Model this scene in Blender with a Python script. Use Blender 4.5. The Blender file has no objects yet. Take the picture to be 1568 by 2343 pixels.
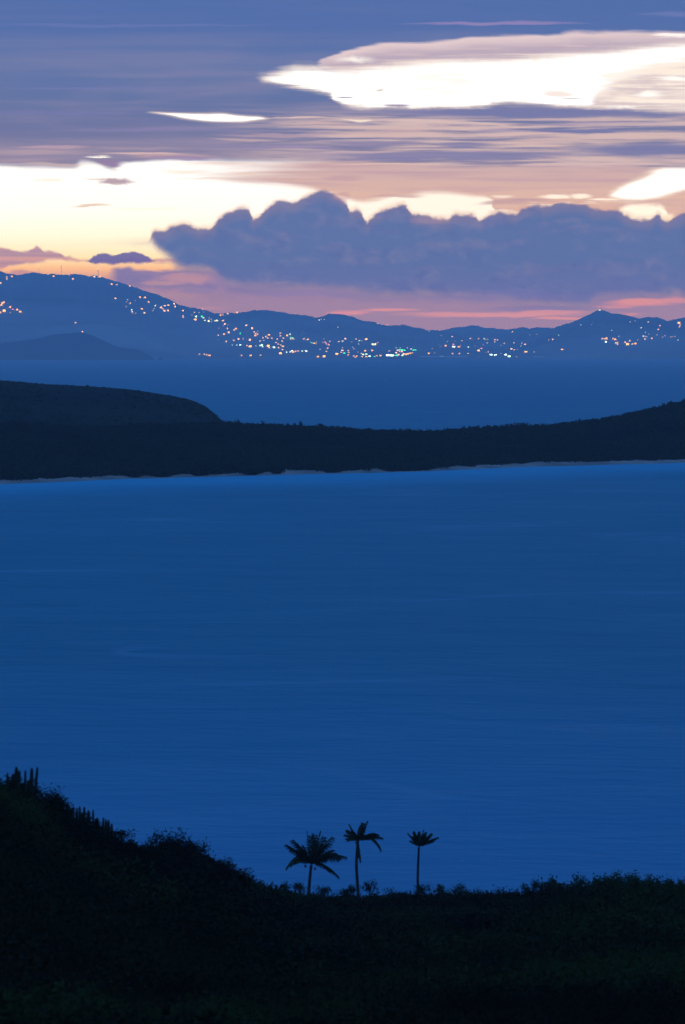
import bpy, math, random
import numpy as np
from mathutils import Vector, Matrix

random.seed(7)
rng = np.random.default_rng(7)
sc = bpy.context.scene
col = sc.collection

# ------------------------------------------------------------------ camera geometry
# a long lens on a hill 60 m above the sea, looking slightly down; (u, v) below are picture
# coordinates of the survey (1568 x 2343) used to sight real points at real distances
FOC, HC, VHOR, UC, VC = 11000.0, 60.0, 800.0, 784.0, 1171.5
PITCH = math.atan((VC - VHOR) / FOC)
CP, SP = math.cos(PITCH), math.sin(PITCH)

def at(u, v, Y):
    """point on the sight line (u, v) at distance Y down range"""
    cx, cy = (u - UC) / FOC, (VC - v) / FOC
    dy = CP + cy * SP
    dz = -SP + cy * CP
    t = Y / dy
    return Vector((cx * t, Y, HC + dz * t))

def slope(v):
    cy = (VC - np.asarray(v, float)) / FOC
    return (-SP + cy * CP) / (CP + cy * SP)

def zat(v, Y):
    return HC + slope(v) * Y

def xat(u, Y):
    return (np.asarray(u, float) - UC) / FOC * Y * 1.0

def dist_of_water(v):
    return -HC / float(slope(v))

def interp(pts):
    xs = np.array([p[0] for p in pts], float); ys = np.array([p[1] for p in pts], float)
    return lambda u: np.interp(u, xs, ys)

def lin(r, g, b):
    f = lambda c: (c / 255 / 12.92) if c / 255 <= 0.04045 else ((c / 255 + 0.055) / 1.055) ** 2.4
    return (f(r), f(g), f(b))

# ------------------------------------------------------------------ exposure and air
EXPO = 4.5
GAIN = 2 ** EXPO
SKY = 0.1
SIGMA = 0.0000365         # haze density per metre
HAZE_TOP = 690.0
HAZE_FAR = 40500.0
SKY_FILL = (0.17, 0.44, 1.18)    # blue fill added overhead and behind to brighten the haze
AIRLIGHT = lin(62, 103, 167)   # what a long path through the haze settles to

# ------------------------------------------------------------------ object helpers
def tag(o, label=None, cat=None, group=None, kind=None):
    if label: o['label'] = label
    if cat: o['category'] = cat
    if group: o['group'] = group
    if kind: o['kind'] = kind
    return o

def link(o, parent=None):
    col.objects.link(o)
    if parent is not None:
        o.parent = parent
    return o

def mesh_np(name, verts, faces, mats, parent=None, smooth=False, matidx=None):
    """faces: (N,3) or (N,4) array"""
    verts = np.ascontiguousarray(verts, dtype=np.float32); faces = np.ascontiguousarray(faces, dtype=np.int32)
    me = bpy.data.meshes.new(name)
    n, k = faces.shape
    me.vertices.add(len(verts)); me.vertices.foreach_set('co', verts.ravel())
    me.loops.add(n * k); me.loops.foreach_set('vertex_index', faces.ravel())
    me.polygons.add(n)
    me.polygons.foreach_set('loop_start', np.arange(0, n * k, k, dtype=np.int32))
    me.polygons.foreach_set('loop_total', np.full(n, k, dtype=np.int32))
    if matidx is not None:
        me.polygons.foreach_set('material_index', np.asarray(matidx, dtype=np.int32))
    if smooth:
        me.polygons.foreach_set('use_smooth', np.ones(n, dtype=bool))
    me.update(calc_edges=True); me.validate()
    for m in (mats if isinstance(mats, (list, tuple)) else [mats]):
        me.materials.append(m)
    return link(bpy.data.objects.new(name, me), parent)

def empty(name, loc, rz=0.0):
    o = bpy.data.objects.new(name, None)
    o.empty_display_size = 0.5
    o.location = loc; o.rotation_euler = (0, 0, rz)
    return link(o)

class MB:
    """collects geometry as quads"""
    def __init__(s): s.v = []; s.f = []; s.n = 0; s.m = []
    def add(s, v, f, m=0):
        v = np.asarray(v, float); f = np.asarray(f, int)
        s.v.append(v); s.f.append(f + s.n); s.n += len(v); s.m.append(np.full(len(f), m))
    def box(s, c, size, m=0, rz=0.0):
        hx, hy, hz = (q / 2 for q in size)
        v = np.array([(x, y, z) for z in (-hz, hz) for y in (-hy, hy) for x in (-hx, hx)])
        if rz:
            R = np.array([[math.cos(rz), -math.sin(rz), 0], [math.sin(rz), math.cos(rz), 0], [0, 0, 1]])
            v = v @ R.T
        s.add(v + np.array(c), [(0, 1, 5, 4), (1, 3, 7, 5), (3, 2, 6, 7), (2, 0, 4, 6), (4, 5, 7, 6), (0, 2, 3, 1)], m)
    def tube(s, pts, rad, seg=8, m=0, ribs=0, ribdepth=0.0):
        pts = [np.asarray(p, float) for p in pts]
        rings = []
        for i, p in enumerate(pts):
            t = pts[min(i + 1, len(pts) - 1)] - pts[max(i - 1, 0)]
            t = t / (np.linalg.norm(t) + 1e-9)
            a = np.cross(t, (0.0, 1.0, 0.0) if abs(t[1]) < 0.9 else (1.0, 0.0, 0.0)); a /= np.linalg.norm(a)
            b = np.cross(t, a)
            r = rad[i]
            ring = []
            for k in range(seg):
                th = 2 * math.pi * k / seg
                rr = r * (1 - ribdepth * (k % 2)) if ribs else r
                ring.append(p + rr * (math.cos(th) * a + math.sin(th) * b))
            rings.append(ring)
        v = [q for r in rings for q in r]
        f = []
        for i in range(len(rings) - 1):
            for k in range(seg):
                k2 = (k + 1) % seg
                f.append((i * seg + k, i * seg + k2, (i + 1) * seg + k2, (i + 1) * seg + k))
        n0 = len(v); v.append(pts[0]); v.append(pts[-1]); L = (len(rings) - 1) * seg
        for k in range(0, seg, 2):
            k1, k2 = (k + 1) % seg, (k + 2) % seg
            f.append((n0, k2, k1, k)); f.append((n0 + 1, L + k, L + k1, L + k2))
        s.add(v, f, m)
    def build(s, name, mats, parent=None, smooth=False):
        return mesh_np(name, np.concatenate(s.v), np.concatenate(s.f), mats, parent, smooth, np.concatenate(s.m))

# ------------------------------------------------------------------ materials
def mat_new(name):
    m = bpy.data.materials.new(name); m.use_nodes = True
    return m, m.node_tree, m.node_tree.nodes['Principled BSDF']

def mat_noise(name, c1, c2, scale, rough=0.8, detail=4.0, c3=None, spec=0.03, stretch=(1, 1, 1)):
    m, t, p = mat_new(name)
    g = t.nodes.new('ShaderNodeNewGeometry'); mp = t.nodes.new('ShaderNodeMapping')
    mp.inputs['Scale'].default_value = stretch
    n = t.nodes.new('ShaderNodeTexNoise'); n.inputs['Scale'].default_value = scale; n.inputs['Detail'].default_value = detail
    r = t.nodes.new('ShaderNodeValToRGB')
    r.color_ramp.elements[0].position = 0.32; r.color_ramp.elements[0].color = (*c1, 1)
    r.color_ramp.elements[1].position = 0.68; r.color_ramp.elements[1].color = (*c2, 1)
    if c3:
        e = r.color_ramp.elements.new(0.5); e.color = (*c3, 1)
    t.links.new(g.outputs['Position'], mp.inputs['Vector']); t.links.new(mp.outputs[0], n.inputs['Vector'])
    t.links.new(n.outputs['Fac'], r.inputs[0]); t.links.new(r.outputs[0], p.inputs['Base Color'])
    p.inputs['Roughness'].default_value = rough
    p.inputs['Specular IOR Level'].default_value = spec
    return m

M = {}
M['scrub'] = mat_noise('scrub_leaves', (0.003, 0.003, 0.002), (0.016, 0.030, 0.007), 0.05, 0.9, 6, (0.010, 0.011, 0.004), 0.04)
M['mangrove'] = mat_noise('dark_glossy_leaves', (0.005, 0.024, 0.004), (0.010, 0.034, 0.006), 0.3, 0.7, 4, None, 0.1)
M['twig'] = mat_noise('twigs', (0.014, 0.012, 0.01), (0.028, 0.024, 0.018), 3.0, 0.85)
M['frond'] = mat_noise('palm_leaflets', (0.008, 0.016, 0.005), (0.016, 0.022, 0.008), 1.2, 0.7, 4, None, 0.1)
M['dryfrond'] = mat_noise('dry_frond', (0.03, 0.022, 0.014), (0.05, 0.035, 0.02), 2.0, 0.8)
M['trunk'] = mat_noise('palm_bark', (0.010, 0.009, 0.008), (0.022, 0.02, 0.018), 4.0, 0.85, 4, None, 0.2, (1, 1, 4))
M['nut'] = mat_noise('coconut_husk', (0.05, 0.055, 0.02), (0.09, 0.07, 0.03), 6.0, 0.6)
M['cactus'] = mat_noise('cactus_skin', (0.008, 0.014, 0.009), (0.016, 0.022, 0.014), 5.0, 0.75)
M['soil'] = mat_noise('dry_soil', (0.012, 0.010, 0.008), (0.024, 0.020, 0.014), 0.4, 0.95, 6)
M['grasshill'] = mat_noise('dry_grass_hill', (0.004, 0.007, 0.004), (0.014, 0.014, 0.008), 0.012, 0.95, 7, (0.008, 0.010, 0.006))
M['woodfloor'] = mat_noise('wood_floor', (0.006, 0.009, 0.005), (0.014, 0.016, 0.008), 0.05, 0.95, 5)
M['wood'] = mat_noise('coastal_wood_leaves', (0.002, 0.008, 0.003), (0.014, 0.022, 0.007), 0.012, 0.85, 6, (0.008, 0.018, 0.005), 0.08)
M['sand'] = mat_noise('pale_sand', (0.11, 0.10, 0.085), (0.22, 0.20, 0.17), 0.05, 0.9, 5)
M['island'] = mat_noise('forested_slope', (0.06, 0.08, 0.065), (0.22, 0.225, 0.18), 0.0009, 0.95, 8)
M['islet'] = mat_noise('dark_scrub_hill', (0.012, 0.020, 0.014), (0.022, 0.030, 0.020), 0.002, 0.95, 6)
M['rock'] = mat_noise('sea_rock', (0.05, 0.045, 0.04), (0.12, 0.11, 0.10), 0.05, 0.9, 6)
M['steel'] = mat_noise('mast_steel', (0.10, 0.10, 0.10), (0.2, 0.2, 0.2), 0.5, 0.5)
M['seawall'] = mat_noise('sea_wall_lit_tone', (0.60, 0.56, 0.52), (0.78, 0.74, 0.70), 0.05, 0.9)  # brightness of the lit waterfront put into the pale base colour
M['roof'] = mat_noise('house_roof', (0.08, 0.05, 0.04), (0.14, 0.09, 0.07), 0.2, 0.8)
M['wallpaint'] = mat_noise('house_wall', (0.3, 0.28, 0.25), (0.4, 0.38, 0.34), 0.2, 0.8)

def mat_lamp(name, c, power):
    m, t, p = mat_new(name)
    t.nodes.remove(p)
    e = t.nodes.new('ShaderNodeEmission')
    e.inputs[0].default_value = (*c, 1); e.inputs[1].default_value = power
    t.links.new(e.outputs[0], t.nodes['Material Output'].inputs[0])
    m.cycles.emission_sampling = 'NONE'
    return m

# sea
def mat_water():
    m, t, p = mat_new('sea_water')
    L = t.links.new
    g = t.nodes.new('ShaderNodeNewGeometry')
    sep = t.nodes.new('ShaderNodeSeparateXYZ'); L(g.outputs['Position'], sep.inputs[0])
    def mth(op, a, b=None, c=None):
        n = t.nodes.new('ShaderNodeMath'); n.operation = op
        for i, q in enumerate((a, b, c)):
            if q is None: continue
            if isinstance(q, (int, float)): n.inputs[i].default_value = q
            else: L(q, n.inputs[i])
        return n.outputs[0]
    def noise(scale, stretch, detail=4.0, dist=0.0):
        mp = t.nodes.new('ShaderNodeMapping'); mp.inputs['Scale'].default_value = stretch
        mp.inputs['Rotation'].default_value = (0, 0, math.radians(8))
        L(g.outputs['Position'], mp.inputs['Vector'])
        n = t.nodes.new('ShaderNodeTexNoise'); n.inputs['Scale'].default_value = scale; n.inputs['Detail'].default_value = detail
        n.inputs['Distortion'].default_value = dist
        L(mp.outputs[0], n.inputs['Vector'])
        return n.outputs['Fac']
    def ramp01(x, a, b_):
        q = t.nodes.new('ShaderNodeMapRange'); q.interpolation_type = 'SMOOTHSTEP'
        L(x, q.inputs[0]); q.inputs[1].default_value = a; q.inputs[2].default_value = b_
        return q.outputs[0]
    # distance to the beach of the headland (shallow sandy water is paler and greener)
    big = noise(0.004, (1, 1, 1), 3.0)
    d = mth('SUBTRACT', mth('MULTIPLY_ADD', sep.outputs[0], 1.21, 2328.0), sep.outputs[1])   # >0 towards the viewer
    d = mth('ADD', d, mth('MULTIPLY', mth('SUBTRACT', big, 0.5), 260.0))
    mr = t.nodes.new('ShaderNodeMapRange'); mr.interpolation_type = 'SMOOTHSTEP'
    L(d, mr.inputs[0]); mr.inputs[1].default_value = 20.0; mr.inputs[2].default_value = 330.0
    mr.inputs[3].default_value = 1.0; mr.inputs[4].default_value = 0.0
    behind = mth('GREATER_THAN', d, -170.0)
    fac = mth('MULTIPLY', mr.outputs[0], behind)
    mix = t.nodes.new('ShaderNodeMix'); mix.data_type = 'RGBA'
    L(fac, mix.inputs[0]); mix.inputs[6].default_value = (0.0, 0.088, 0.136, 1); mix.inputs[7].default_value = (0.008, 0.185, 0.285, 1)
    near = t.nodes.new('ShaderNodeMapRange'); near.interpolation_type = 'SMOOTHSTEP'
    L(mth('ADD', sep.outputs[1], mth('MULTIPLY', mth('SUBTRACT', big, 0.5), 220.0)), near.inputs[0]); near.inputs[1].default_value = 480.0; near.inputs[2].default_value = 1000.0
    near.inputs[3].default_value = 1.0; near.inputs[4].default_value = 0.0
    mix2 = t.nodes.new('ShaderNodeMix'); mix2.data_type = 'RGBA'      # paler sky reflection put into the base colour towards the viewer
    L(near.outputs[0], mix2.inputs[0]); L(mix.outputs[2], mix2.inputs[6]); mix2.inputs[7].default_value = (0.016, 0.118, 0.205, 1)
    slick = mth('MULTIPLY', mth('MULTIPLY', ramp01(mth('ABSOLUTE', mth('SUBTRACT', noise(0.0034, (1, 1.3, 1), 4.0, 1.6), 0.5)), 0.022, 0.0), ramp01(noise(0.006, (1, 1, 1), 2.0), 0.48, 0.62)), 0.55)
    mix3 = t.nodes.new('ShaderNodeMix'); mix3.data_type = 'RGBA'      # thin drifting foam lines
    L(slick, mix3.inputs[0]); L(mix2.outputs[2], mix3.inputs[6]); mix3.inputs[7].default_value = (0.06, 0.15, 0.22, 1)
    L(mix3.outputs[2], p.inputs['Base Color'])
    # wind-roughened patches and slicks
    pat = noise(0.0042, (1, 1, 1), 5.0, 1.2)
    pat2 = noise(0.022, (1, 1, 1), 5.0, 0.8)
    rough = mth('ADD', mth('MULTIPLY', pat, 0.10), mth('MULTIPLY_ADD', pat2, 0.12, 0.46))
    L(rough, p.inputs['Roughness'])
    p.inputs['IOR'].default_value = 1.33
    h = mth('ADD', mth('MULTIPLY', noise(0.16, (0.8, 1.2, 1), 3.0, 0.4), 1.0), mth('MULTIPLY', noise(0.028, (0.8, 1.2, 1), 4.0, 0.6), 3.5))
    b = t.nodes.new('ShaderNodeBump'); b.inputs['Strength'].default_value = 0.3; b.inputs['Distance'].default_value = 1.2
    L(h, b.inputs['Height']); L(b.outputs[0], p.inputs['Normal'])
    return m
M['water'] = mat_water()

# ------------------------------------------------------------------ sky
SUN_AZ = math.radians(-2.5)      # sun has set a little left of the middle of the view
SUN_EL = math.radians(-2.0)

def build_world():
    w = bpy.data.worlds.new('World'); sc.world = w; w.use_nodes = True
    t = w.node_tree; L = t.links.new
    bg = t.nodes['Background']
    def val(i, q):
        if isinstance(q, (int, float)): i.default_value = q
        elif isinstance(q, tuple): i.default_value = (*q, 1) if len(i.default_value) == 4 else q
        else: L(q, i)
    def mth(op, a, b=None, c=None, clamp=False):
        n = t.nodes.new('ShaderNodeMath'); n.operation = op; n.use_clamp = clamp
        for i, q in enumerate((a, b, c)):
            if q is not None: val(n.inputs[i], q)
        return n.outputs[0]
    def sstep(x, a, b, lo=0.0, hi=1.0):
        n = t.nodes.new('ShaderNodeMapRange'); n.interpolation_type = 'SMOOTHSTEP'
        val(n.inputs[0], x); val(n.inputs[1], a); val(n.inputs[2], b); val(n.inputs[3], lo); val(n.inputs[4], hi)
        return n.outputs[0]
    def vec(x, y, z=0.0):
        n = t.nodes.new('ShaderNodeCombineXYZ'); val(n.inputs[0], x); val(n.inputs[1], y); val(n.inputs[2], z)
        return n.outputs[0]
    def noise(v, sx, sy, detail=4.0, dist=0.0, rough=0.55, off=0.0):
        mp = t.nodes.new('ShaderNodeMapping'); mp.inputs['Scale'].default_value = (1 / sx, 1 / sy, 1)
        mp.inputs['Location'].default_value = (off, off * 1.7, off * 0.6)
        L(v, mp.inputs['Vector'])
        n = t.nodes.new('ShaderNodeTexNoise'); n.inputs['Scale'].default_value = 1.0
        n.inputs['Detail'].default_value = detail; n.inputs['Distortion'].default_value = dist; n.inputs['Roughness'].default_value = rough
        L(mp.outputs[0], n.inputs['Vector'])
        return n.outputs['Fac']
    def mix(fac, a, b):
        n = t.nodes.new('ShaderNodeMix'); n.data_type = 'RGBA'
        val(n.inputs[0], fac); val(n.inputs[6], a); val(n.inputs[7], b)
        return n.outputs[2]
    def ramp(x, lo, hi, stops):
        n = t.nodes.new('ShaderNodeValToRGB'); cr = n.color_ramp
        mr = t.nodes.new('ShaderNodeMapRange'); val(mr.inputs[0], x); mr.inputs[1].default_value = lo; mr.inputs[2].default_value = hi
        L(mr.outputs[0], n.inputs[0])
        st = [((s - lo) / (hi - lo), c) for s, c in stops]
        while len(cr.elements) < len(st): cr.elements.new(0.5)
        for e, (pp, c) in zip(cr.elements, st): e.position = pp
        for e, (pp, c) in zip(cr.elements, st): e.position = pp; e.color = (*c, 1)
        return n.outputs[0]
    def curve(x, pts, lo=-100.0, hi=1668.0, vmax=900.0):
        """height of a cloud edge as a function of azimuth"""
        n = t.nodes.new('ShaderNodeFloatCurve')
        mr = t.nodes.new('ShaderNodeMapRange'); val(mr.inputs[0], x); mr.inputs[1].default_value = lo; mr.inputs[2].default_value = hi
        L(mr.outputs[0], n.inputs['Value'])
        c = n.mapping.curves[0]
        pts = [((p - lo) / (hi - lo), q / vmax) for p, q in pts]
        c.points[0].location = pts[0]; c.points[1].location = pts[-1]
        for q in pts[1:-1]: c.points.new(*q)
        for q in c.points: q.handle_type = 'AUTO_CLAMPED'
        n.mapping.extend = 'HORIZONTAL'; n.mapping.update()
        return mth('MULTIPLY', n.outputs[0], vmax)

    tc = t.nodes.new('ShaderNodeTexCoord')
    sep = t.nodes.new('ShaderNodeSeparateXYZ'); L(tc.outputs['Generated'], sep.inputs[0])
    dx, dy, dz = sep.outputs
    front = sstep(dy, 0.25, 0.6)
    yy = mth('MAXIMUM', dy, 0.05)
    AZ = mth('MULTIPLY_ADD', mth('DIVIDE', dx, yy), FOC, UC)           # azimuth, 11000 units per unit tangent
    EL = mth('MULTIPLY', mth('DIVIDE', dz, yy), FOC)                   # height above the horizon, same units
    S = mth('SUBTRACT', VHOR, EL)
    P0 = vec(AZ, S)
    # wind-drawn distortion of the cloud edges
    streak = noise(P0, 420, 15, 5, 0.3, 0.6)
    streak2 = noise(P0, 180, 7, 4, 0.2, 0.55, 3.1)
    blob = noise(P0, 620, 110, 4, 0.8, 0.55, 7.7)
    puff = noise(P0, 46, 34, 6, 0.5, 0.62, 1.3)
    puff2 = noise(P0, 60, 40, 5, 0.0, 0.6, 9.2)
    soft = noise(P0, 150, 40, 3, 0.6, 0.5, 5.5)
    broad = mth('ADD', mth('MULTIPLY', noise(P0, 1100, 40, 3, 0.3, 0.5, 4.4), 0.75), mth('MULTIPLY', streak, 0.25))
    tiny = mth('SUBTRACT', noise(P0, 17, 13, 4, 0.3, 0.6, 6.1), 0.5)
    st0 = mth('SUBTRACT', streak, 0.5); st1 = mth('SUBTRACT', streak2, 0.5); bl0 = mth('SUBTRACT', blob, 0.5)
    pf0 = mth('SUBTRACT', puff, 0.5); pg0 = mth('SUBTRACT', puff2, 0.5); so0 = mth('SUBTRACT', soft, 0.5)
    Sx = mth('ADD', S, mth('MULTIPLY', so0, 10.0))
    Sw = mth('ADD', S, mth('ADD', mth('MULTIPLY', st0, 16.0), mth('MULTIPLY', so0, 16.0)))        # streaky edge
    Sp = mth('ADD', S, mth('ADD', mth('MULTIPLY', tiny, 9.0), mth('ADD', mth('MULTIPLY', pf0, 22.0), mth('MULTIPLY', so0, 6.0))))         # billowy edge
    Ap = mth('ADD', AZ, mth('MULTIPLY', pg0, 18.0))
    Aw = mth('ADD', AZ, mth('MULTIPLY', so0, 60.0))
    def band(s, a, top, bot, st=4.0, sb=4.0):
        m1 = sstep(mth('SUBTRACT', s, curve(a, top)), -st, st)
        m2 = sstep(mth('SUBTRACT', curve(a, bot), s), -sb, sb)
        return mth('MULTIPLY', m1, m2)
    def blobm(xc, yc, hx, hy, s=None, a=None, inner=0.35):
        """soft elongated patch"""
        v = vec(a or Aw, s or Sw)
        n = t.nodes.new('ShaderNodeVectorMath'); n.operation = 'MULTIPLY_ADD'
        L(v, n.inputs[0]); n.inputs[1].default_value = (1 / hx, 1 / hy, 0); n.inputs[2].default_value = (-xc / hx, -yc / hy, 0)
        q = t.nodes.new('ShaderNodeVectorMath'); q.operation = 'LENGTH'; L(n.outputs[0], q.inputs[0])
        return sstep(q.outputs['Value'], 1.0, inner)
    def over(base, mask, c, op=1.0):
        return mix(mth('MULTIPLY', mask, op) if op != 1.0 else mask, base, c)

    # afterglow behind everything
    C = ramp(S, 0, 820, [
        (0, (1.25, 1.25, 1.28)), (260, (1.2, 1.17, 1.12)), (400, (1.15, 1.1, 1.03)), (480, (1.14, 1.06, 0.94)),
        (545, (1.12, 0.98, 0.72)), (590, (1.06, 0.80, 0.46)), (615, (0.98, 0.52, 0.28)), (640, (0.60, 0.31, 0.30)),
        (690, lin(166, 137, 163)), (735, lin(154, 131, 165)), (800, lin(146, 127, 167))])
    # glow thins to mauve in the right half close to the horizon
    C = over(C, mth('MULTIPLY', sstep(AZ, 400, 560), sstep(S, 560, 640)), lin(160, 135, 165), 0.9)

    C = over(C, mth('MULTIPLY', sstep(AZ, 600, 900), sstep(S, 560, 500)), (1.08, 0.93, 0.76), 0.75)

    # mid-level peach veil, right of the open glow
    veil = band(Sw, Aw, [(-100, 330), (1668, 340)],
                [(-100, 340), (380, 385), (430, 400), (470, 409), (540, 418), (640, 425), (715, 433), (760, 442), (830, 462), (925, 446),
                 (1000, 441), (1060, 446), (1118, 455), (1138, 486), (1165, 530), (1300, 540), (1668, 540)], 6, 7)
    veil = mth('MULTIPLY', veil, sstep(mth('ADD', AZ, mth('ADD', mth('MULTIPLY', st0, 520.0), mth('MULTIPLY', mth('SUBTRACT', S, 400.0), 1.6))), 360, 720))
    vc = mix(sstep(S, 370, 470), lin(206, 174, 174), lin(226, 185, 168))
    vc = mix(sstep(mth('ADD', streak, mth('MULTIPLY', bl0, 0.6)), 0.45, 0.85), vc, lin(192, 158, 170))
    C = over(C, veil, vc)
    C = over(C, blobm(780, 408, 70, 9), lin(196, 160, 168), 0.7)
    C = over(C, blobm(905, 448, 80, 7), lin(205, 165, 165), 0.7)
    C = over(C, blobm(1160, 465, 95, 9), lin(200, 164, 164), 0.8)
    for xc, yc, hx, hy, op in ((1268, 449, 46, 6, 0.95), (1330, 450, 36, 7, 0.95), (1382, 458, 46, 5, 0.9), (1250, 471, 46, 6, 0.95), (1160, 488, 40, 8, 0.95), (1150, 450, 36, 5, 0.6), (1318, 464, 60, 3, 0.6)):
        C = over(C, blobm(xc, yc, hx, hy), (1.08, 0.92, 0.74), op)
    C = over(C, blobm(1215, 459, 60, 6), lin(190, 156, 164), 0.7)
    C = over(C, blobm(1440, 470, 70, 7), lin(214, 176, 168), 0.8)
    rtop = [(-100, 700), (1360, 490), (1402, 446), (1430, 428), (1466, 409), (1498, 393), (1530, 387), (1668, 384)]
    rbot = [(-100, 300), (1360, 432), (1402, 448), (1440, 455), (1482, 453), (1530, 442), (1568, 432), (1668, 415)]
    C = over(C, band(Sw, Aw, [(a, b - 7) for a, b in rtop], [(a, b + 5) for a, b in rbot], 12, 8), (1.06, 0.88, 0.70), 0.85)
    C = over(C, band(Sx, Aw, rtop, rbot, 7, 6), (1.2, 1.18, 1.14))
    C = over(C, band(Sp, Ap, [(-100, 700), (1392, 530), (1412, 479), (1440, 471), (1500, 469), (1520, 476), (1540, 530), (1668, 600)], [(-100, 520), (1668, 520)], 7, 7), (1.12, 0.98, 0.78))
    C = over(C, blobm(1528, 499, 24, 13, Sp, Ap, 0.3), (1.05, 0.84, 0.62))

    # the high deck
    deckc = ramp(S, -600, 400, [(-600, lin(64, 100, 168)), (-100, lin(80, 110, 170)), (60, lin(86, 113, 170)), (150, lin(95, 118, 168)),
                                (230, lin(100, 118, 164)), (300, lin(114, 121, 161)), (350, lin(130, 128, 160)), (400, lin(148, 136, 163))])
    lav = mth('MULTIPLY', sstep(mth('ADD', broad, mth('MULTIPLY', bl0, 0.5)), 0.42, 0.78), sstep(S, 40, 340, 0.12, 0.6))
    deckc = mix(lav, deckc, lin(166, 150, 172))
    # right part from under the big gap down to the veil: peach and purple streaks
    zone = mth('MULTIPLY', sstep(AZ, 440, 820), sstep(S, 238, 285))
    pk = mth('MULTIPLY', zone, sstep(mth('ADD', mth('MULTIPLY', streak, 0.75), mth('MULTIPLY', streak2, 0.35)), 0.44, 0.64))
    deckc = mix(pk, deckc, lin(212, 184, 182))
    deck = mth('MULTIPLY', sstep(mth('SUBTRACT', curve(Aw, [(-100, 380), (0, 381), (90, 384), (165, 383), (200, 374), (232, 379), (258, 388), (285, 377),
                                (340, 371), (430, 364), (520, 366), (700, 366), (860, 372), (1000, 379), (1300, 382), (1420, 384), (1568, 382), (1668, 380)]), Sw), -8, 8), 1.0)
    C = over(C, deck, deckc)
    for xc, yc, hx, hy, c, op in ((90, 350, 190, 9, (184, 160, 170), 0.7), (40, 371, 130, 6, (176, 152, 166), 0.7), (130, 378, 120, 4, (214, 186, 178), 0.6), (310, 340, 150, 5, (178, 156, 170), 0.6),
                                  (500, 372, 140, 6, (232, 204, 190), 0.7), (420, 392, 90, 7, (246, 222, 202), 0.6), (560, 398, 90, 6, (232, 200, 184), 0.6), (470, 408, 110, 4, (238, 208, 190), 0.6)):
        C = over(C, blobm(xc, yc, hx, hy, None, None, 0.1), lin(*c), op)
    C = over(C, blobm(228, 361, 40, 4.5), (1.1, 1.02, 0.9))
    C = over(C, blobm(330, 352, 130, 5), lin(225, 190, 185), 0.8)
    C = over(C, blobm(120, 338, 110, 6), lin(196, 164, 178), 0.7)
    C = over(C, blobm(395, 358, 120, 7), lin(205, 170, 172), 0.6)
    C = over(C, blobm(420, 362, 95, 6), lin(150, 132, 172), 0.8)
    C = over(C, blobm(258, 375, 36, 12, Sp, Aw), lin(150, 130, 165), 0.9)
    # named streaks of the right part
    for xc, yc, hx, hy, c, op in [
            (1210, 259, 520, 15, (120, 124, 168), 0.95), (1000, 281, 260, 6, (220, 192, 186), 0.8), (1400, 283, 220, 5, (196, 172, 184), 0.7),
            (1335, 302, 185, 9, (118, 122, 168), 0.95), (1150, 300, 90, 5, (160, 146, 178), 0.6), (900, 305, 190, 12, (212, 180, 178), 0.7),
            (1250, 325, 300, 8, (214, 184, 180), 0.75), (860, 328, 150, 8, (138, 132, 168), 0.85), (1060, 332, 90, 9, (130, 128, 168), 0.8),
            (1010, 356, 420, 13, (130, 128, 168), 0.9), (1480, 344, 230, 20, (124, 126, 168), 0.95), (1450, 315, 150, 4, (214, 186, 182), 0.6),
            (720, 284, 130, 5, (216, 184, 180), 0.75), (640, 310, 170, 7, (190, 162, 176), 0.65), (640, 338, 200, 8, (146, 136, 174), 0.7),
            (560, 322, 90, 5, (206, 176, 178), 0.55), (860, 345, 120, 4, (206, 176, 178), 0.6), (870, 376, 160, 4, (236, 200, 184), 0.6),
            (690, 272, 120, 2.6, (226, 196, 186), 0.85), (820, 277, 40, 3, (255, 236, 214), 0.8), (340, 300, 300, 5, (140, 132, 178), 0.5),
            (120, 262, 240, 5, (122, 124, 178), 0.5), (210, 205, 260, 5, (126, 128, 182), 0.4)]:
        C = over(C, blobm(xc, yc, hx, hy), lin(*c), op)
    C = over(C, blobm(1128, 54, 260, 6), lin(150, 136, 184), 0.8)
    C = over(C, blobm(300, 60, 420, 6), lin(116, 126, 184), 0.4)
    C = over(C, blobm(1560, 35, 140, 6), lin(122, 130, 184), 0.5)

    # pale veil over the big gap, then the gap itself and the lens-shaped gap
    sheet = band(Sw, Aw, [(-100, 300), (690, 190), (735, 152), (784, 122), (859, 105), (984, 97), (1109, 86), (1209, 82), (1334, 77), (1568, 75), (1668, 72)],
                 [(-100, 80), (690, 130), (735, 152), (784, 168), (860, 165), (1100, 165), (1300, 160), (1668, 150)], 5, 5)
    shc = mix(sstep(mth('SUBTRACT', Sw, curve(Aw, [(-100, 175), (784, 122), (859, 105), (984, 97), (1109, 86), (1209, 82), (1334, 77), (1668, 72)])), 0, 34),
              lin(232, 208, 208), lin(190, 172, 188))
    shc = mix(sstep(streak2, 0.5, 0.75), shc, lin(216, 192, 196))
    C = over(C, sheet, shc, 0.96)
    C = over(C, blobm(815, 139, 60, 11, Sp, None, 0.0), (1.1, 1.02, 0.92), 0.8)
    C = over(C, blobm(1535, 82, 60, 5), (1.1, 1.0, 0.94), 0.9)
    gtop = [(-100, 260), (560, 200), (598, 183), (612, 178), (640, 171), (690, 158), (740, 160), (784, 164), (859, 157), (984, 145), (1084, 140), (1209, 135), (1284, 129), (1384, 121), (1459, 112), (1568, 102), (1668, 96)]
    gbot = [(-100, 120), (560, 166), (598, 178), (612, 184), (650, 192), (690, 200), (725, 207), (752, 214), (766, 230), (790, 239), (859, 245), (900, 243), (949, 246), (1020, 244), (1104, 241), (1150, 234), (1209, 235), (1284, 241), (1374, 244), (1568, 250), (1668, 252)]
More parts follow.
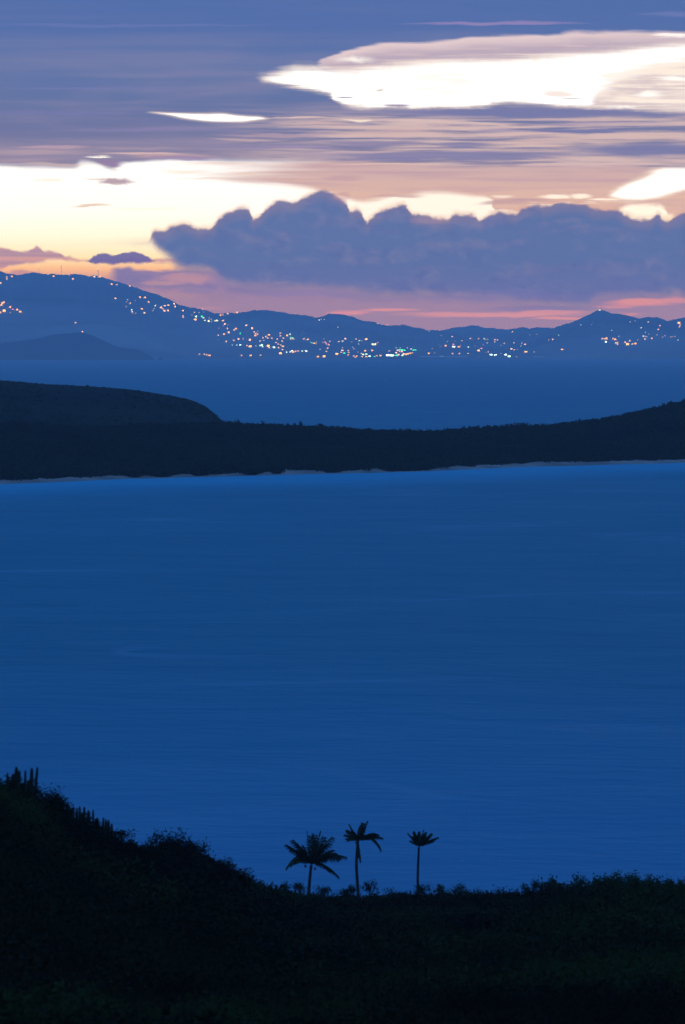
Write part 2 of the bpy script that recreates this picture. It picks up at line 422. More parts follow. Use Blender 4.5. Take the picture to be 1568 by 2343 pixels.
    Sg = mth('ADD', Sx, mth('ADD', mth('MULTIPLY', tiny, 6.0), mth('MULTIPLY', st1, 22.0)))
    gap = band(Sg, Aw, [(a, b + 5) for a, b in gtop], gbot, 13.0, 5.0)
    rim = band(Sg, Aw, [(a, b - 3) for a, b in gtop], [(a, b + 5) for a, b in gbot], 13, 8)
    C = over(C, rim, (1.0, 0.82, 0.68), 0.75)
    gc = mix(sstep(mth('ADD', mth('MULTIPLY', soft, 0.7), mth('MULTIPLY', streak2, 0.3)), 0.46, 0.66), (1.3, 1.28, 1.25), (1.05, 0.97, 0.90))
    C = over(C, gap, gc)
    # streaked cream cloud in the right end of the gap
    Sq = mth('ADD', Sw, mth('ADD', mth('MULTIPLY', st1, 44.0), mth('MULTIPLY', pf0, 26.0)))
    crm = band(Sq, Aw, [(-100, 400), (1290, 275), (1330, 250), (1352, 222), (1390, 190), (1444, 166), (1568, 137), (1668, 122)], [(-100, 180), (1290, 235), (1330, 249), (1374, 246), (1568, 253), (1668, 256)], 22, 5)
    crc = mix(sstep(mth('ADD', mth('MULTIPLY', streak2, 0.6), mth('MULTIPLY', soft, 0.5)), 0.44, 0.66), lin(214, 194, 194), lin(255, 238, 222))
    C = over(C, crm, crc, 0.93)
    C = over(C, blobm(1480, 215, 44, 13, None, None, 0.1), (1.12, 1.08, 1.0), 0.9)
    C = over(C, blobm(1550, 182, 66, 9, None, None, 0.1), (1.12, 1.08, 1.02), 0.85)
    C = over(C, blobm(1268, 214, 55, 9), lin(238, 216, 206), 0.75)
    C = over(C, blobm(1300, 224, 40, 2.5), lin(206, 176, 170), 0.8)
    C = over(C, blobm(862, 207, 20, 3.5), lin(220, 196, 180), 0.85)
    C = over(C, blobm(786, 222, 26, 3), lin(150, 136, 170), 0.85)
    C = over(C, blobm(905, 242, 42, 4), lin(146, 134, 168), 0.85)
    C = over(C, blobm(945, 247, 24, 3), (1.05, 0.94, 0.82), 0.85)
    ltop = [(-100, 330), (310, 272), (352, 260), (390, 262), (440, 262), (500, 261), (550, 267), (608, 273), (650, 290), (1668, 360)]
    lbot = [(-100, 200), (310, 250), (352, 259), (390, 266), (420, 272), (475, 278), (540, 279), (608, 273), (650, 262), (1668, 200)]
    lens = band(Sx, AZ, ltop, lbot, 2.5, 2.5)
    C = over(C, band(Sx, AZ, [(a, b - 3) for a, b in ltop], [(a, b + 3) for a, b in lbot], 4, 4), (1.0, 0.76, 0.60), 0.5)
    C = over(C, lens, (1.25, 1.2, 1.12))

    # open glow on the left: warm wisps
    C = over(C, blobm(268, 416, 56, 10, Sp), lin(176, 148, 162), 0.9)
    C = over(C, blobm(222, 408, 50, 3), lin(214, 184, 176), 0.8)
    C = over(C, blobm(205, 470, 60, 4.5), lin(228, 196, 176), 0.85)
    C = over(C, blobm(115, 413, 60, 6), lin(252, 232, 206), 0.6)
    C = over(C, blobm(335, 478, 120, 5), (1.1, 0.97, 0.74), 0.6)
    # low mauve banks on the left over the mountain
    low = band(Sp, Ap, [(-100, 560), (0, 566), (45, 574), (75, 570), (86, 562), (100, 574), (130, 576), (152, 586), (205, 592), (250, 592), (400, 594), (430, 600), (1668, 640)],
               [(-100, 622), (0, 618), (40, 606), (90, 600), (150, 596), (215, 596), (300, 600), (395, 600), (430, 596), (1668, 560)], 4, 5)
    C = over(C, low, mix(sstep(streak, 0.4, 0.65), lin(204, 150, 156), lin(168, 134, 160)), 0.92)
    dark = band(Sp, Ap, [(-100, 640), (196, 598), (218, 586), (237, 580), (262, 586), (285, 580), (310, 577), (332, 583), (356, 597), (1668, 660)],
                [(-100, 560), (196, 597), (225, 604), (300, 603), (345, 599), (358, 595), (1668, 540)], 3, 4)
    C = over(C, dark, lin(112, 108, 162), 0.97)
    C = over(C, blobm(50, 627, 60, 10, Sp), lin(184, 138, 156), 0.7)
    mass = band(Sp, Ap, [(-100, 640), (240, 626), (262, 612), (290, 612), (330, 618), (420, 616), (520, 622), (1668, 640)], [(-100, 660), (1668, 690)], 6, 26)
    C = over(C, mth('MULTIPLY', mass, sstep(AZ, 240, 275)), mix(sstep(soft, 0.4, 0.6), lin(128, 122, 168), lin(150, 130, 168)), 0.95)
    C = over(C, blobm(425, 636, 90, 20, Sp), lin(190, 146, 160), 0.85)
    C = over(C, blobm(360, 648, 60, 9), lin(196, 150, 156), 0.6)
    C = over(C, blobm(455, 665, 60, 12), lin(140, 128, 170), 0.6)

    # the cumulus bank
    ctop = [(-100, 560), (340, 552), (354, 530), (368, 531), (380, 529), (390, 521), (425, 514), (440, 518), (450, 526), (470, 527), (485, 524), (500, 502), (530, 485), (560, 476),
            (572, 482), (577, 502), (590, 498), (610, 477), (630, 467), (655, 463), (665, 468), (690, 457), (720, 442), (740, 436), (765, 446), (782, 456), (795, 470), (800, 484), (812, 480),
            (822, 484), (832, 502), (838, 508), (848, 500), (868, 488), (900, 475), (922, 469), (934, 478), (940, 492), (964, 495), (982, 496), (994, 503), (1028, 503), (1036, 494), (1066, 494),
            (1088, 499), (1095, 508), (1108, 500), (1125, 494), (1143, 489), (1178, 491), (1196, 479), (1210, 473), (1232, 471), (1243, 475), (1274, 467), (1296, 465), (1338, 469), (1358, 480), (1412, 478),
            (1424, 491), (1450, 502), (1488, 504), (1506, 490), (1518, 505), (1530, 507), (1546, 498), (1568, 489), (1668, 470)]
    cbot = [(-100, 540), (345, 548), (360, 565), (390, 592), (412, 612), (440, 618), (490, 622), (510, 645), (550, 656), (640, 660), (780, 664), (834, 676), (934, 678), (1084, 682), (1234, 694), (1334, 700), (1374, 680), (1568, 678), (1668, 676)]
    cum = band(Sp, Ap, ctop, cbot, 4.5, 22)
    fr = band(Sp, Ap, [(a, b - 6) for a, b in ctop], cbot, 9, 12)
    C = over(C, fr, lin(212, 164, 152), 0.6)
    dtop = mth('SUBTRACT', S, curve(Ap, ctop))
    cc = mix(sstep(dtop, 0, 34), lin(122, 122, 160), lin(92, 116, 166))
    cc = mix(sstep(S, 580, 690), cc, lin(106, 117, 168))
    cc = mix(mth('MULTIPLY', sstep(mth('ADD', soft, mth('MULTIPLY', pf0, 0.7)), 0.44, 0.74), 0.45), cc, lin(128, 130, 168))
    cc = mix(mth('MULTIPLY', sstep(mth('ADD', soft, mth('MULTIPLY', pf0, -0.7)), 0.46, 0.72), 0.4), cc, lin(86, 107, 164))
    C = over(C, cum, cc, 0.985)
    C = over(C, blobm(782, 450, 26, 14, Sp, Ap), lin(196, 150, 156), 0.5)
    C = over(C, blobm(985, 506, 60, 12, Sp, Ap), lin(170, 142, 162), 0.45)
    C = over(C, blobm(1150, 680, 260, 12), lin(124, 122, 172), 0.5)
    C = over(C, blobm(1180, 668, 120, 8), lin(120, 122, 174), 0.5)
    C = over(C, blobm(700, 672, 170, 8), lin(140, 128, 172), 0.5)
    C = over(C, blobm(1230, 706, 170, 9), lin(128, 124, 170), 0.6)
    # pink streaks at the horizon
    for xc, yc, hx, hy, c, op in [
            (1130, 721, 270, 8, (216, 150, 160), 0.9), (1260, 716, 130, 7, (212, 148, 160), 0.8), (900, 711, 90, 5, (220, 150, 158), 0.85), (800, 716, 70, 6, (220, 148, 160), 0.85),
            (760, 728, 60, 6, (214, 146, 160), 0.7), (1290, 730, 90, 4, (224, 150, 156), 0.8), (1470, 691, 120, 10, (220, 148, 154), 0.9), (1560, 686, 60, 9, (214, 146, 156), 0.8),
            (1400, 700, 60, 6, (216, 146, 158), 0.7), (1440, 721, 40, 4, (216, 146, 160), 0.6), (1430, 712, 120, 4, (150, 130, 168), 0.6), (480, 705, 60, 5, (200, 146, 160), 0.4)]:
        C = over(C, blobm(xc, yc, hx, hy), lin(*c), op)

    # the haze in front dims the low sky: the sky behind it is brighter by as much
    path = mth('MINIMUM', mth('DIVIDE', HAZE_TOP - HC, mth('MAXIMUM', mth('DIVIDE', EL, FOC), 0.001)), HAZE_FAR)
    T = mth('EXPONENT', mth('MULTIPLY', path, -SIGMA))
    air = t.nodes.new('ShaderNodeMix'); air.data_type = 'RGBA'; val(air.inputs[0], T); air.inputs[6].default_value = (*AIRLIGHT, 1); air.inputs[7].default_value = (0, 0, 0, 1)
    sub = t.nodes.new('ShaderNodeVectorMath'); sub.operation = 'SUBTRACT'; L(C, sub.inputs[0]); L(air.outputs[2], sub.inputs[1])
    mx = t.nodes.new('ShaderNodeVectorMath'); mx.operation = 'MAXIMUM'; L(sub.outputs[0], mx.inputs[0]); mx.inputs[1].default_value = (0.002, 0.002, 0.002)
    sc_ = t.nodes.new('ShaderNodeVectorMath'); sc_.operation = 'SCALE'; L(mx.outputs[0], sc_.inputs[0])
    L(mth('DIVIDE', 1 / (GAIN * SKY), T), sc_.inputs['Scale'])
    # twilight dome everywhere else
    ns = t.nodes.new('ShaderNodeTexSky'); ns.sky_type = 'NISHITA'; ns.sun_disc = False
    ns.sun_elevation = SUN_EL; ns.sun_rotation = SUN_AZ; ns.ozone_density = 4.0; ns.altitude = 60
    W = mth('MULTIPLY', front, mth('MULTIPLY', sstep(mth('ABSOLUTE', mth('SUBTRACT', AZ, UC)), 4200, 1300), sstep(S, -650, -20)))
    # red cut from the dome to cool the sea; blue fill added overhead
    tint = t.nodes.new('ShaderNodeMix'); tint.data_type = 'RGBA'; tint.blend_type = 'MULTIPLY'; tint.inputs[0].default_value = 1.0
    L(ns.outputs[0], tint.inputs[6]); tint.inputs[7].default_value = (0.05, 0.95, 1.0, 1)
    K = 1 / (GAIN * SKY)
    high = mth('MAXIMUM', sstep(dz, 0.45, 0.9), mth('MULTIPLY', sstep(dy, 0.1, -0.5), sstep(dz, -0.02, 0.15)))
    dome = mix(high, tint.outputs[2], tuple(q * K for q in SKY_FILL))
    col_ = mix(W, dome, sc_.outputs[0])
    L(col_, bg.inputs['Color']); bg.inputs['Strength'].default_value = SKY
build_world()

# ------------------------------------------------------------------ far island
def fbm1(u, seed, octs):
    r = np.random.default_rng(seed); out = np.zeros_like(u, float)
    for wl, am in octs:
        k = np.arange(-4000 // wl, 8000 // wl + 2); a = r.uniform(-1, 1, len(k))
        x = u / wl + 4000 / wl; i = np.clip(np.floor(x).astype(int), 0, len(k) - 2); f = x - i; f = f * f * (3 - 2 * f)
        out += am * (a[i] * (1 - f) + a[i + 1] * f)
    return out

def fbm2(x, y, seed, wl, octs=4, gain=0.5):
    r = np.random.default_rng(seed); tot = np.zeros(np.broadcast(x, y).shape); am = 1.0
    for o in range(octs):
        tab = r.uniform(-1, 1, (257, 257))
        X, Y = x / wl + 1000.3 + 17 * o, y / wl + 1000.7 + 29 * o
        i, j = np.floor(X).astype(int), np.floor(Y).astype(int); f, g = X - i, Y - j
        f = f * f * (3 - 2 * f); g = g * g * (3 - 2 * g)
        T = lambda a, b: tab[a % 257, b % 257]
        tot = tot + am * ((T(i, j) * (1 - f) + T(i + 1, j) * f) * (1 - g) + (T(i, j + 1) * (1 - f) + T(i + 1, j + 1) * f) * g)
        am *= gain; wl *= 0.5
    return tot

def grid_faces(nr, nc):
    i, j = np.meshgrid(np.arange(nr - 1), np.arange(nc - 1), indexing='ij')
    a = (i * nc + j).ravel()
    return np.stack([a, a + 1, a + nc + 1, a + nc], 1)

RANGES = []
def mountain(name, sky, y_shore, y_crest, u0, u1, seed, label, power=0.9, rough=1.0, du=1.5, mat='island'):
    u = np.arange(u0, u1 + du, du); prof = interp(sky)
    v = prof(u) + fbm1(u, seed, [(9, 0.8), (4, 0.6)]) * rough
    nf, nb = 46, 14
    tf = np.linspace(0, 1, nf)
    tb = np.linspace(0, 1, nb + 1)[1:]
    rows = np.concatenate([y_shore + (y_crest - y_shore) * tf, y_crest + 3000 * tb])
    zc = np.maximum(zat(v, y_crest), -6.0)
    U, Y = np.meshgrid(u, rows)
    X = xat(U, Y)
    shp = np.concatenate([tf ** power, (1 - tb) ** 1.4])[:, None]
    env = np.concatenate([np.sin(np.pi * tf) ** 0.8, np.sin(np.pi * np.minimum(tb * 1.0, 1)) * 0.5])[:, None]
    n = fbm2(X, Y, seed, 1500.0, 5, 0.55)
    ridg = -np.abs(fbm2(X, Y, seed + 5, 900.0, 4))
    Z = zc[None, :] * shp + (n * 30 + ridg * 48 + 10) * env * np.clip(zc[None, :] / 340, 0.1, 1)
    lim = zat(v, 1.0)[None, :]  # nothing may overtop the crest line seen from the hill
    cap = HC + (zc[None, :] - HC) / y_crest * Y
    Z[:nf] = np.minimum(Z[:nf], np.where(np.arange(nf)[:, None] < nf - 1, cap[:nf] - 0.5, Z[:nf]))
    Z[0] = -3.0
    o = mesh_np(name, np.stack([X.ravel(), Y.ravel(), Z.ravel()], 1), grid_faces(len(rows), len(u)), M[mat], smooth=True)
    tag(o, label, name.replace('_', ' '), kind='structure')
    RANGES.append((u, rows[:nf], Z[:nf]))
    return o

R1 = [(-900, 700), (-300, 640), (-80, 612), (0, 619), (12, 624), (40, 629), (60, 626), (74, 623.7), (100, 626.3), (140, 627.7), (170, 627.7), (192, 629), (202, 632.5), (220, 631), (236, 634), (260, 642), (270, 644), (314, 659),
      (328, 665), (361, 674), (387, 685), (408, 696), (435, 703), (456, 706), (480, 712), (493, 717.5), (519, 717), (543, 715), (564, 713), (580, 709.7), (612, 710), (644, 714), (663, 717.7), (675, 718.5),
      (704, 721.7), (721, 727), (739, 724), (752, 718), (771, 717.7), (786, 719), (803, 724), (827, 733), (851, 736), (878, 744), (887, 745), (911, 744), (922, 742.5), (943, 748), (967, 752), (978, 756), (995, 754.5),
      (1007, 757.7), (1039, 762), (1071, 774), (1110, 792), (1150, 812), (1180, 824), (1300, 840)]
R2 = [(700, 800), (900, 772), (1007, 757), (1019, 754.5), (1039, 749), (1058, 748), (1082, 744.5), (1094, 745.7), (1107, 750), (1128, 750), (1139, 752.4), (1158, 754), (1179, 752), (1188, 749.7), (1203, 749), (1211, 752), (1227, 749),
      (1243, 749), (1259, 750), (1300, 756), (1400, 770), (1600, 780)]
R3 = [(1060, 828), (1110, 812), (1150, 793), (1179, 782), (1219, 772), (1251, 757), (1270, 749), (1288, 743), (1314, 735), (1334, 726), (1354, 716), (1368, 710), (1382, 710.3), (1394, 716), (1418, 718), (1434, 721), (1460, 728), (1470, 728),
      (1482, 725.5), (1504, 726), (1528, 734), (1548, 730), (1568, 725.5), (1620, 716), (1800, 730), (2300, 790)]
H1 = [(-500, 812), (-120, 792), (0, 785), (40, 782), (90, 774), (120, 766), (160, 763), (190, 760), (210, 766), (240, 780), (264, 792), (290, 797), (314, 799), (331, 805.6), (347, 817), (356, 824), (380, 830)]
H2 = [(-200, 800), (0, 775), (90, 752), (170, 742), (245, 742), (325, 761), (375, 783), (415, 806), (450, 822), (480, 830)]
mountain('mountain_ridge', R2, 33500, 36600, 900, 1420, 21, 'distant blue ridge seen through the gap between two mountains', 1.0, 0.7)
mountain('mountain_ridge', R1, 30000, 33800, -700, 1190, 11, 'long blue mountain across the water dotted with town lights')
mountain('mountain_ridge', R3, 30300, 33300, 1070, 2200, 31, 'blue peaked mountain at the right with a light on its summit')
mountain('hill', H2, 29500, 30600, -160, 452, 51, 'faint blue foothill before the left mountain', 0.8, 0.5)
mountain('hill', H1, 27800, 28500, -450, 358, 41, 'low dark blue hill on the far shore at the left', 0.7, 0.5, mat='islet')

def ground_hit(u, v):
    """first far slope met by the sight line"""
    best = None
    for (us, ys, Z) in RANGES:
        if u < us[0] or u > us[-1]: continue
        j = int(np.clip(round((u - us[0]) / (us[1] - us[0])), 0, len(us) - 1))
        zr = zat(v, ys); d = Z[:, j] - zr
        k = np.where(d >= 0)[0]
        if len(k):
            k = k[0]
            if k == 0: Yh = ys[0]
            else:
                f = -d[k - 1] / (d[k] - d[k - 1] + 1e-9); Yh = ys[k - 1] + f * (ys[k] - ys[k - 1])
            if best is None or Yh < best: best = Yh
        else:
            k = int(np.argmax(d))
            if d[k] > -30 and (best is None):
                best = ys[k]
    return best if best else 33000.0

# ------------------------------------------------------------------ town lights
def lamp_power(c, k): return tuple(q * k for q in c)
TCOL = {'o': ((1.0, 0.40, 0.06), 'orange'), 'a': ((1.0, 0.50, 0.26), 'pale orange'), 'w': ((1.0, 0.92, 0.80), 'white'), 'y': ((1.0, 0.92, 0.42), 'yellow'),
        'g': ((0.06, 0.85, 0.30), 'green'), 'l': ((0.62, 1.0, 0.50), 'yellow-green'), 'c': ((0.72, 1.0, 0.90), 'cold white'), 'p': ((1.0, 0.22, 0.36), 'pink')}
SIZ = {1: ('faint', 1.35, 0.45), 2: ('small', 1.7, 1.05), 3: ('bright', 2.15, 1.6), 4: ('large bright', 2.9, 2.2)}
LM = {}
def lamp_mat(c, s):
    if (c, s) not in LM:
        T = math.exp(-SIGMA * 32000)
        LM[(c, s)] = mat_lamp('lit_' + TCOL[c][1].replace(' ', '_').replace('-', '_'), TCOL[c][0], SIZ[s][2] / GAIN / T)
    return LM[(c, s)]
HM = {}
def house_mesh(c, s):
    """a lit house: low plinth, glowing glazed storeys, overhanging hipped roof"""
    if (c, s) in HM: return HM[(c, s)]
    b = MB(); w = SIZ[s][1] * 5.8; h = w * 0.86; d = w * 0.8
    b.box((0, 0, 0.0), (w * 1.04, d * 1.04, 2.4), 1)                 # plinth, partly in the slope
    b.box((0, 0, 1.2 + h / 2), (w, d, h), 0)                         # lit windows
    for k in (-0.5, -0.17, 0.17, 0.5):
        b.box((k * w, -d / 2 - 0.06, 1.2 + h / 2), (0.25, 0.2, h), 1)
    b.box((0, -d / 2 - 0.06, 1.2 + h / 2), (w + 0.2, 0.24, 0.35), 1)
    e = 0.7; z = 1.2 + h
    v = [(-w / 2 - e, -d / 2 - e, z), (w / 2 + e, -d / 2 - e, z), (w / 2 + e, d / 2 + e, z), (-w / 2 - e, d / 2 + e, z), (-w * 0.18, 0, z + w * 0.14), (w * 0.18, 0, z + w * 0.14)]
    b.add(v, [(0, 1, 5, 4), (2, 3, 4, 5), (3, 0, 4, 4), (1, 2, 5, 5), (3, 2, 1, 0)], 2)
    o = b.build('lit_house', [lamp_mat(c, s), M['wallpaint'], M['roof']])
    me = o.data; bpy.data.objects.remove(o)
    HM[(c, s)] = me
    return me

def P(x0, y0, k, pts): return [(x0 + k * a, y0 + k * b, c, s) for a, b, c, s in pts]
LIGHTS = []
LIGHTS += P(0, 602.1, .2, [(78, 158, 'a', 2), (80, 180, 'a', 2), (137, 152, 'o', 3), (8, 228, 'o', 3), (45, 447, 'o', 3), (26, 460, 'o', 3), (16, 480, 'o', 3), (117, 502, 'o', 3), (148, 527, 'p', 2), (50, 543, 'o', 4),
    (197, 530, 'o', 3), (233, 555, 'o', 3), (2, 563, 'o', 3), (120, 563, 'a', 1), (549, 128, 'o', 2), (614, 150, 'o', 3), (797, 139, 'a', 1), (836, 181, 'o', 3), (1072, 138, 'g', 1), (1082, 156, 'a', 3), (1128, 157, 'o', 2), (1147, 152, 'o', 3),
    (866, 680, 'a', 2), (944, 785, 'a', 2), (1280, 240, 'o', 3), (1338, 245, 'a', 2), (1486, 260, 'o', 3)])
LIGHTS += P(250.9, 664.8, .16, [(85, 115, 'o', 3), (258, 131, 'c', 1), (367, 147, 'a', 1), (245, 160, 'a', 1), (295, 182, 'a', 2), (238, 230, 'a', 1), (318, 275, 'c', 2), (325, 302, 'w', 2), (325, 322, 'a', 1), (373, 325, 'a', 1), (436, 95, 'o', 3),
    (506, 100, 'o', 3), (559, 166, 'o', 3), (463, 263, 'o', 3), (498, 320, 'a', 3), (655, 215, 'y', 2), (637, 260, 'w', 1), (620, 284, 'a', 1), (736, 241, 'a', 3), (789, 217, 'a', 3), (840, 212, 'o', 3), (765, 263, 'a', 2), (784, 290, 'a', 3),
    (838, 284, 'o', 3), (924, 188, 'a', 3), (939, 230, 'o', 3), (1049, 288, 'o', 3), (1051, 362, 'a', 2), (1052, 383, 'a', 2), (1212, 310, 'a', 2), (1280, 317, 'w', 1), (1178, 349, 'a', 1), (1238, 370, 'l', 3), (1322, 371, 'g', 3), (1330, 265, 'a', 2),
    (1347, 310, 'a', 1), (1225, 419, 'o', 4), (1345, 389, 'w', 2), (1365, 425, 'y', 2), (1418, 436, 'y', 3), (1425, 391, 'a', 1), (1456, 411, 'w', 1), (1458, 438, 'w', 1), (1512, 432, 'y', 2), (1537, 430, 'y', 3),
    (1283, 910, 'o', 2), (1356, 912, 'a', 2), (1390, 920, 'a', 2), (1430, 930, 'o', 3)])
LIGHTS += P(439, 702.5, .16, [(412, 118, 'o', 3), (447, 112, 'o', 2), (516, 98, 'o', 3), (649, 75, 'o', 3), (447, 194, 'o', 3), (475, 245, 'a', 3), (452, 267, 'a', 1), (516, 254, 'a', 1), (388, 300, 'a', 1), (511, 306, 'a', 2), (608, 328, 'a', 2), (631, 312, 'o', 3),
    (780, 265, 'a', 3), (862, 303, 'a', 3), (529, 362, 'a', 3), (462, 388, 'o', 3), (378, 402, 'a', 2), (694, 377, 'g', 2), (492, 490, 'a', 2), (600, 478, 'a', 2), (670, 459, 'a', 3), (736, 448, 'a', 1), (738, 464, 'a', 1), (832, 468, 'a', 3), (894, 355, 'a', 2),
    (946, 347, 'a', 1), (916, 377, 'a', 2), (942, 390, 'a', 2), (910, 407, 'o', 3), (978, 485, 'a', 2), (1020, 441, 'a', 2), (1061, 422, 'a', 2), (1104, 397, 'o', 3), (1085, 443, 'a', 2), (1143, 446, 'a', 2), (1031, 475, 'c', 1), (582, 544, 'c', 1),
    (641, 547, 'c', 2), (693, 545, 'c', 3), (789, 551, 'o', 2), (836, 567, 'o', 4), (917, 556, 'c', 1), (978, 551, 'c', 2), (1002, 543, 'l', 3), (1014, 563, 'c', 2), (1093, 558, 'o', 4), (1110, 577, 'a', 2), (1177, 575, 'c', 3), (1205, 507, 'a', 2),
    (1224, 457, 'a', 2), (1236, 533, 'a', 2), (1243, 580, 'a', 2), (1268, 374, 'a', 2), (1269, 411, 'a', 2), (1310, 444, 'a', 2), (1291, 485, 'a', 2), (1304, 497, 'a', 1), (1275, 547, 'a', 2), (1305, 565, 'o', 3), (1299, 609, 'a', 2), (1364, 406, 'o', 3), (1407, 390, 'l', 2),
    (1418, 436, 'g', 2), (1416, 458, 'a', 2), (1443, 444, 'l', 2), (1458, 458, 'a', 2), (1270, 666, 'o', 4), (1356, 646, 'c', 2), (1409, 641, 'c', 2), (1434, 628, 'w', 3), (1450, 643, 'o', 3), (1484, 634, 'a', 2), (1520, 630, 'a', 2), (712, 694, 'o', 2), (843, 695, 'o', 3), (987, 690, 'a', 2)])
LIGHTS += P(627.2, 702.5, .16, [(404, 630, 'c', 2), (461, 632, 'w', 3), (429, 453, 'a', 2), (418, 465, 'a', 1), (452, 470, 'a', 1), (482, 466, 'a', 3), (536, 511, 'g', 2), (570, 522, 'o', 3), (597, 528, 'o', 2), (608, 500, 'w', 1), (645, 187, 'w', 2), (676, 176, 'w', 1), (724, 180, 'w', 1),
    (700, 507, 'a', 1), (733, 504, 'a', 2), (748, 525, 'p', 2), (782, 538, 'a', 2), (799, 492, 'o', 2), (711, 456, 'a', 1), (662, 604, 'w', 1), (767, 587, 'a', 2), (748, 636, 'a', 2), (630, 713, 'o', 3), (716, 711, 'o', 4), (913, 290, 'w', 1), (927, 494, 'a', 2), (983, 488, 'w', 2),
    (1020, 455, 'a', 3), (1110, 500, 'a', 1), (1173, 460, 'a', 2), (1222, 483, 'c', 2), (1258, 485, 'a', 1), (1320, 466, 'o', 4), (1212, 528, 'w', 1), (1411, 533, 'y', 3), (1448, 533, 'y', 3), (1484, 509, 'p', 2), (980, 583, 'a', 1), (1125, 577, 'w', 1), (1142, 597, 'a', 1), (978, 622, 'a', 3),
    (963, 650, 'a', 2), (900, 675, 'o', 4), (1006, 662, 'g', 3), (1061, 627, 'a', 2), (1068, 653, 'a', 2), (1061, 686, 'o', 2), (1142, 703, 'a', 2), (1182, 702, 'a', 2), (1166, 720, 'o', 2), (1197, 645, 'a', 1), (1304, 628, 'o', 3), (1405, 624, 'o', 3), (1250, 672, 'a', 2), (1275, 680, 'l', 3), (1258, 711, 'a', 2),
    (1322, 677, 'l', 3), (1322, 713, 'o', 3), (1368, 706, 'c', 3), (1440, 711, 'g', 2), (1468, 699, 'o', 2), (1525, 697, 'o', 3), (1483, 236, 'a', 2), (1543, 244, 'c', 1)])
LIGHTS += P(846.7, 702.5, .16, [(250, 253, 'o', 2), (275, 631, 'a', 1), (375, 583, 'l', 1), (436, 585, 'l', 1), (534, 584, 'w', 1), (425, 614, 'g', 2), (459, 617, 'g', 2), (493, 621, 'g', 2), (396, 624, 'a', 2), (425, 637, 'a', 1), (456, 637, 'a', 2), (377, 655, 'a', 2), (590, 603, 'w', 1), (623, 619, 'g', 2), (655, 619, 'g', 2),
    (250, 694, 'w', 3), (290, 696, 'c', 3), (327, 697, 'l', 3), (381, 695, 'g', 2), (409, 684, 'a', 2), (463, 694, 'l', 2), (483, 672, 'a', 2), (515, 677, 'o', 2), (545, 671, 'o', 2), (578, 664, 'o', 2), (607, 658, 'a', 1), (851, 348, 'c', 1), (1021, 408, 'a', 1), (1175, 425, 'a', 2), (1109, 494, 'a', 1), (1214, 489, 'a', 1),
    (1314, 485, 'a', 2), (1193, 535, 'a', 2), (1084, 555, 'o', 3), (1011, 563, 'p', 1), (1198, 573, 'w', 4), (1268, 572, 'o', 3), (1298, 552, 'a', 1), (1407, 575, 'c', 2), (1504, 556, 'p', 1), (889, 594, 'a', 1), (841, 666, 'o', 3), (922, 657, 'a', 1), (1180, 667, 'a', 2), (1279, 667, 'a', 2), (1404, 667, 'a', 2), (1435, 450, 'a', 2),
    (802, 712, 'a', 1), (860, 708, 'a', 1), (1005, 708, 'l', 1), (1036, 708, 'l', 1), (1094, 716, 'a', 1)])
LIGHTS += P(1034.9, 702.5, .16, [(379, 628, 'o', 4), (417, 596, 'p', 3), (378, 452, 'o', 2), (458, 453, 'y', 2), (480, 464, 'y', 1), (507, 460, 'w', 1), (500, 516, 'a', 2), (438, 545, 'a', 1), (515, 645, 'a', 2), (484, 652, 'a', 1), (610, 467, 'a', 2), (650, 469, 'a', 2), (609, 501, 'a', 2), (745, 521, 'a', 2), (700, 551, 'w', 1),
    (556, 690, 'c', 4), (620, 690, 'c', 4), (763, 688, 'c', 4), (816, 711, 'l', 4), (847, 602, 'a', 3), (887, 614, 'a', 2), (885, 514, 'a', 2), (996, 518, 'a', 2), (1043, 538, 'a', 3), (1055, 647, 'o', 4), (862, 356, 'a', 2), (1115, 397, 'a', 1), (1211, 391, 'a', 1), (1380, 469, 'a', 1), (1438, 462, 'a', 2), (1522, 403, 'l', 1),
    (935, 606, 'a', 1), (917, 712, 'a', 1), (696, 668, 'w', 1), (1172, 642, 'a', 1), (985, 555, 'c', 1)])
LIGHTS += P(1254.4, 689.9, .2, [(161, 551, 'o', 3), (376, 267, 'c', 1), (499, 266, 'w', 1), (590, 98, 'y', 2), (728, 331, 'c', 1), (619, 425, 'a', 2), (645, 425, 'a', 2), (668, 422, 'o', 3), (662, 461, 'c', 3), (743, 424, 'o', 2), (768, 433, 'o', 3), (776, 475, 'y', 2), (794, 468, 'o', 2), (794, 489, 'a', 2), (881, 465, 'a', 2),
    (933, 447, 'a', 2), (908, 489, 'o', 4), (964, 486, 'a', 2), (1000, 481, 'o', 3), (1025, 437, 'a', 1), (940, 232, 'w', 1), (996, 223, 'a', 1), (1145, 236, 'a', 2), (1066, 302, 'w', 2), (1112, 352, 'w', 1), (1152, 374, 'w', 1), (1090, 397, 'w', 2), (1112, 400, 'w', 1), (1131, 403, 'w', 1), (1109, 430, 'a', 2), (1186, 421, 'a', 2),
    (1259, 320, 'a', 2), (1279, 276, 'a', 2), (1245, 381, 'a', 1), (1310, 406, 'a', 1), (1337, 390, 'w', 1), (1404, 405, 'a', 1), (1423, 403, 'a', 1), (1454, 399, 'a', 1), (1498, 246, 'o', 4), (1511, 270, 'a', 2), (1504, 289, 'a', 2), (1486, 440, 'w', 1), (811, 398, 'w', 1)])

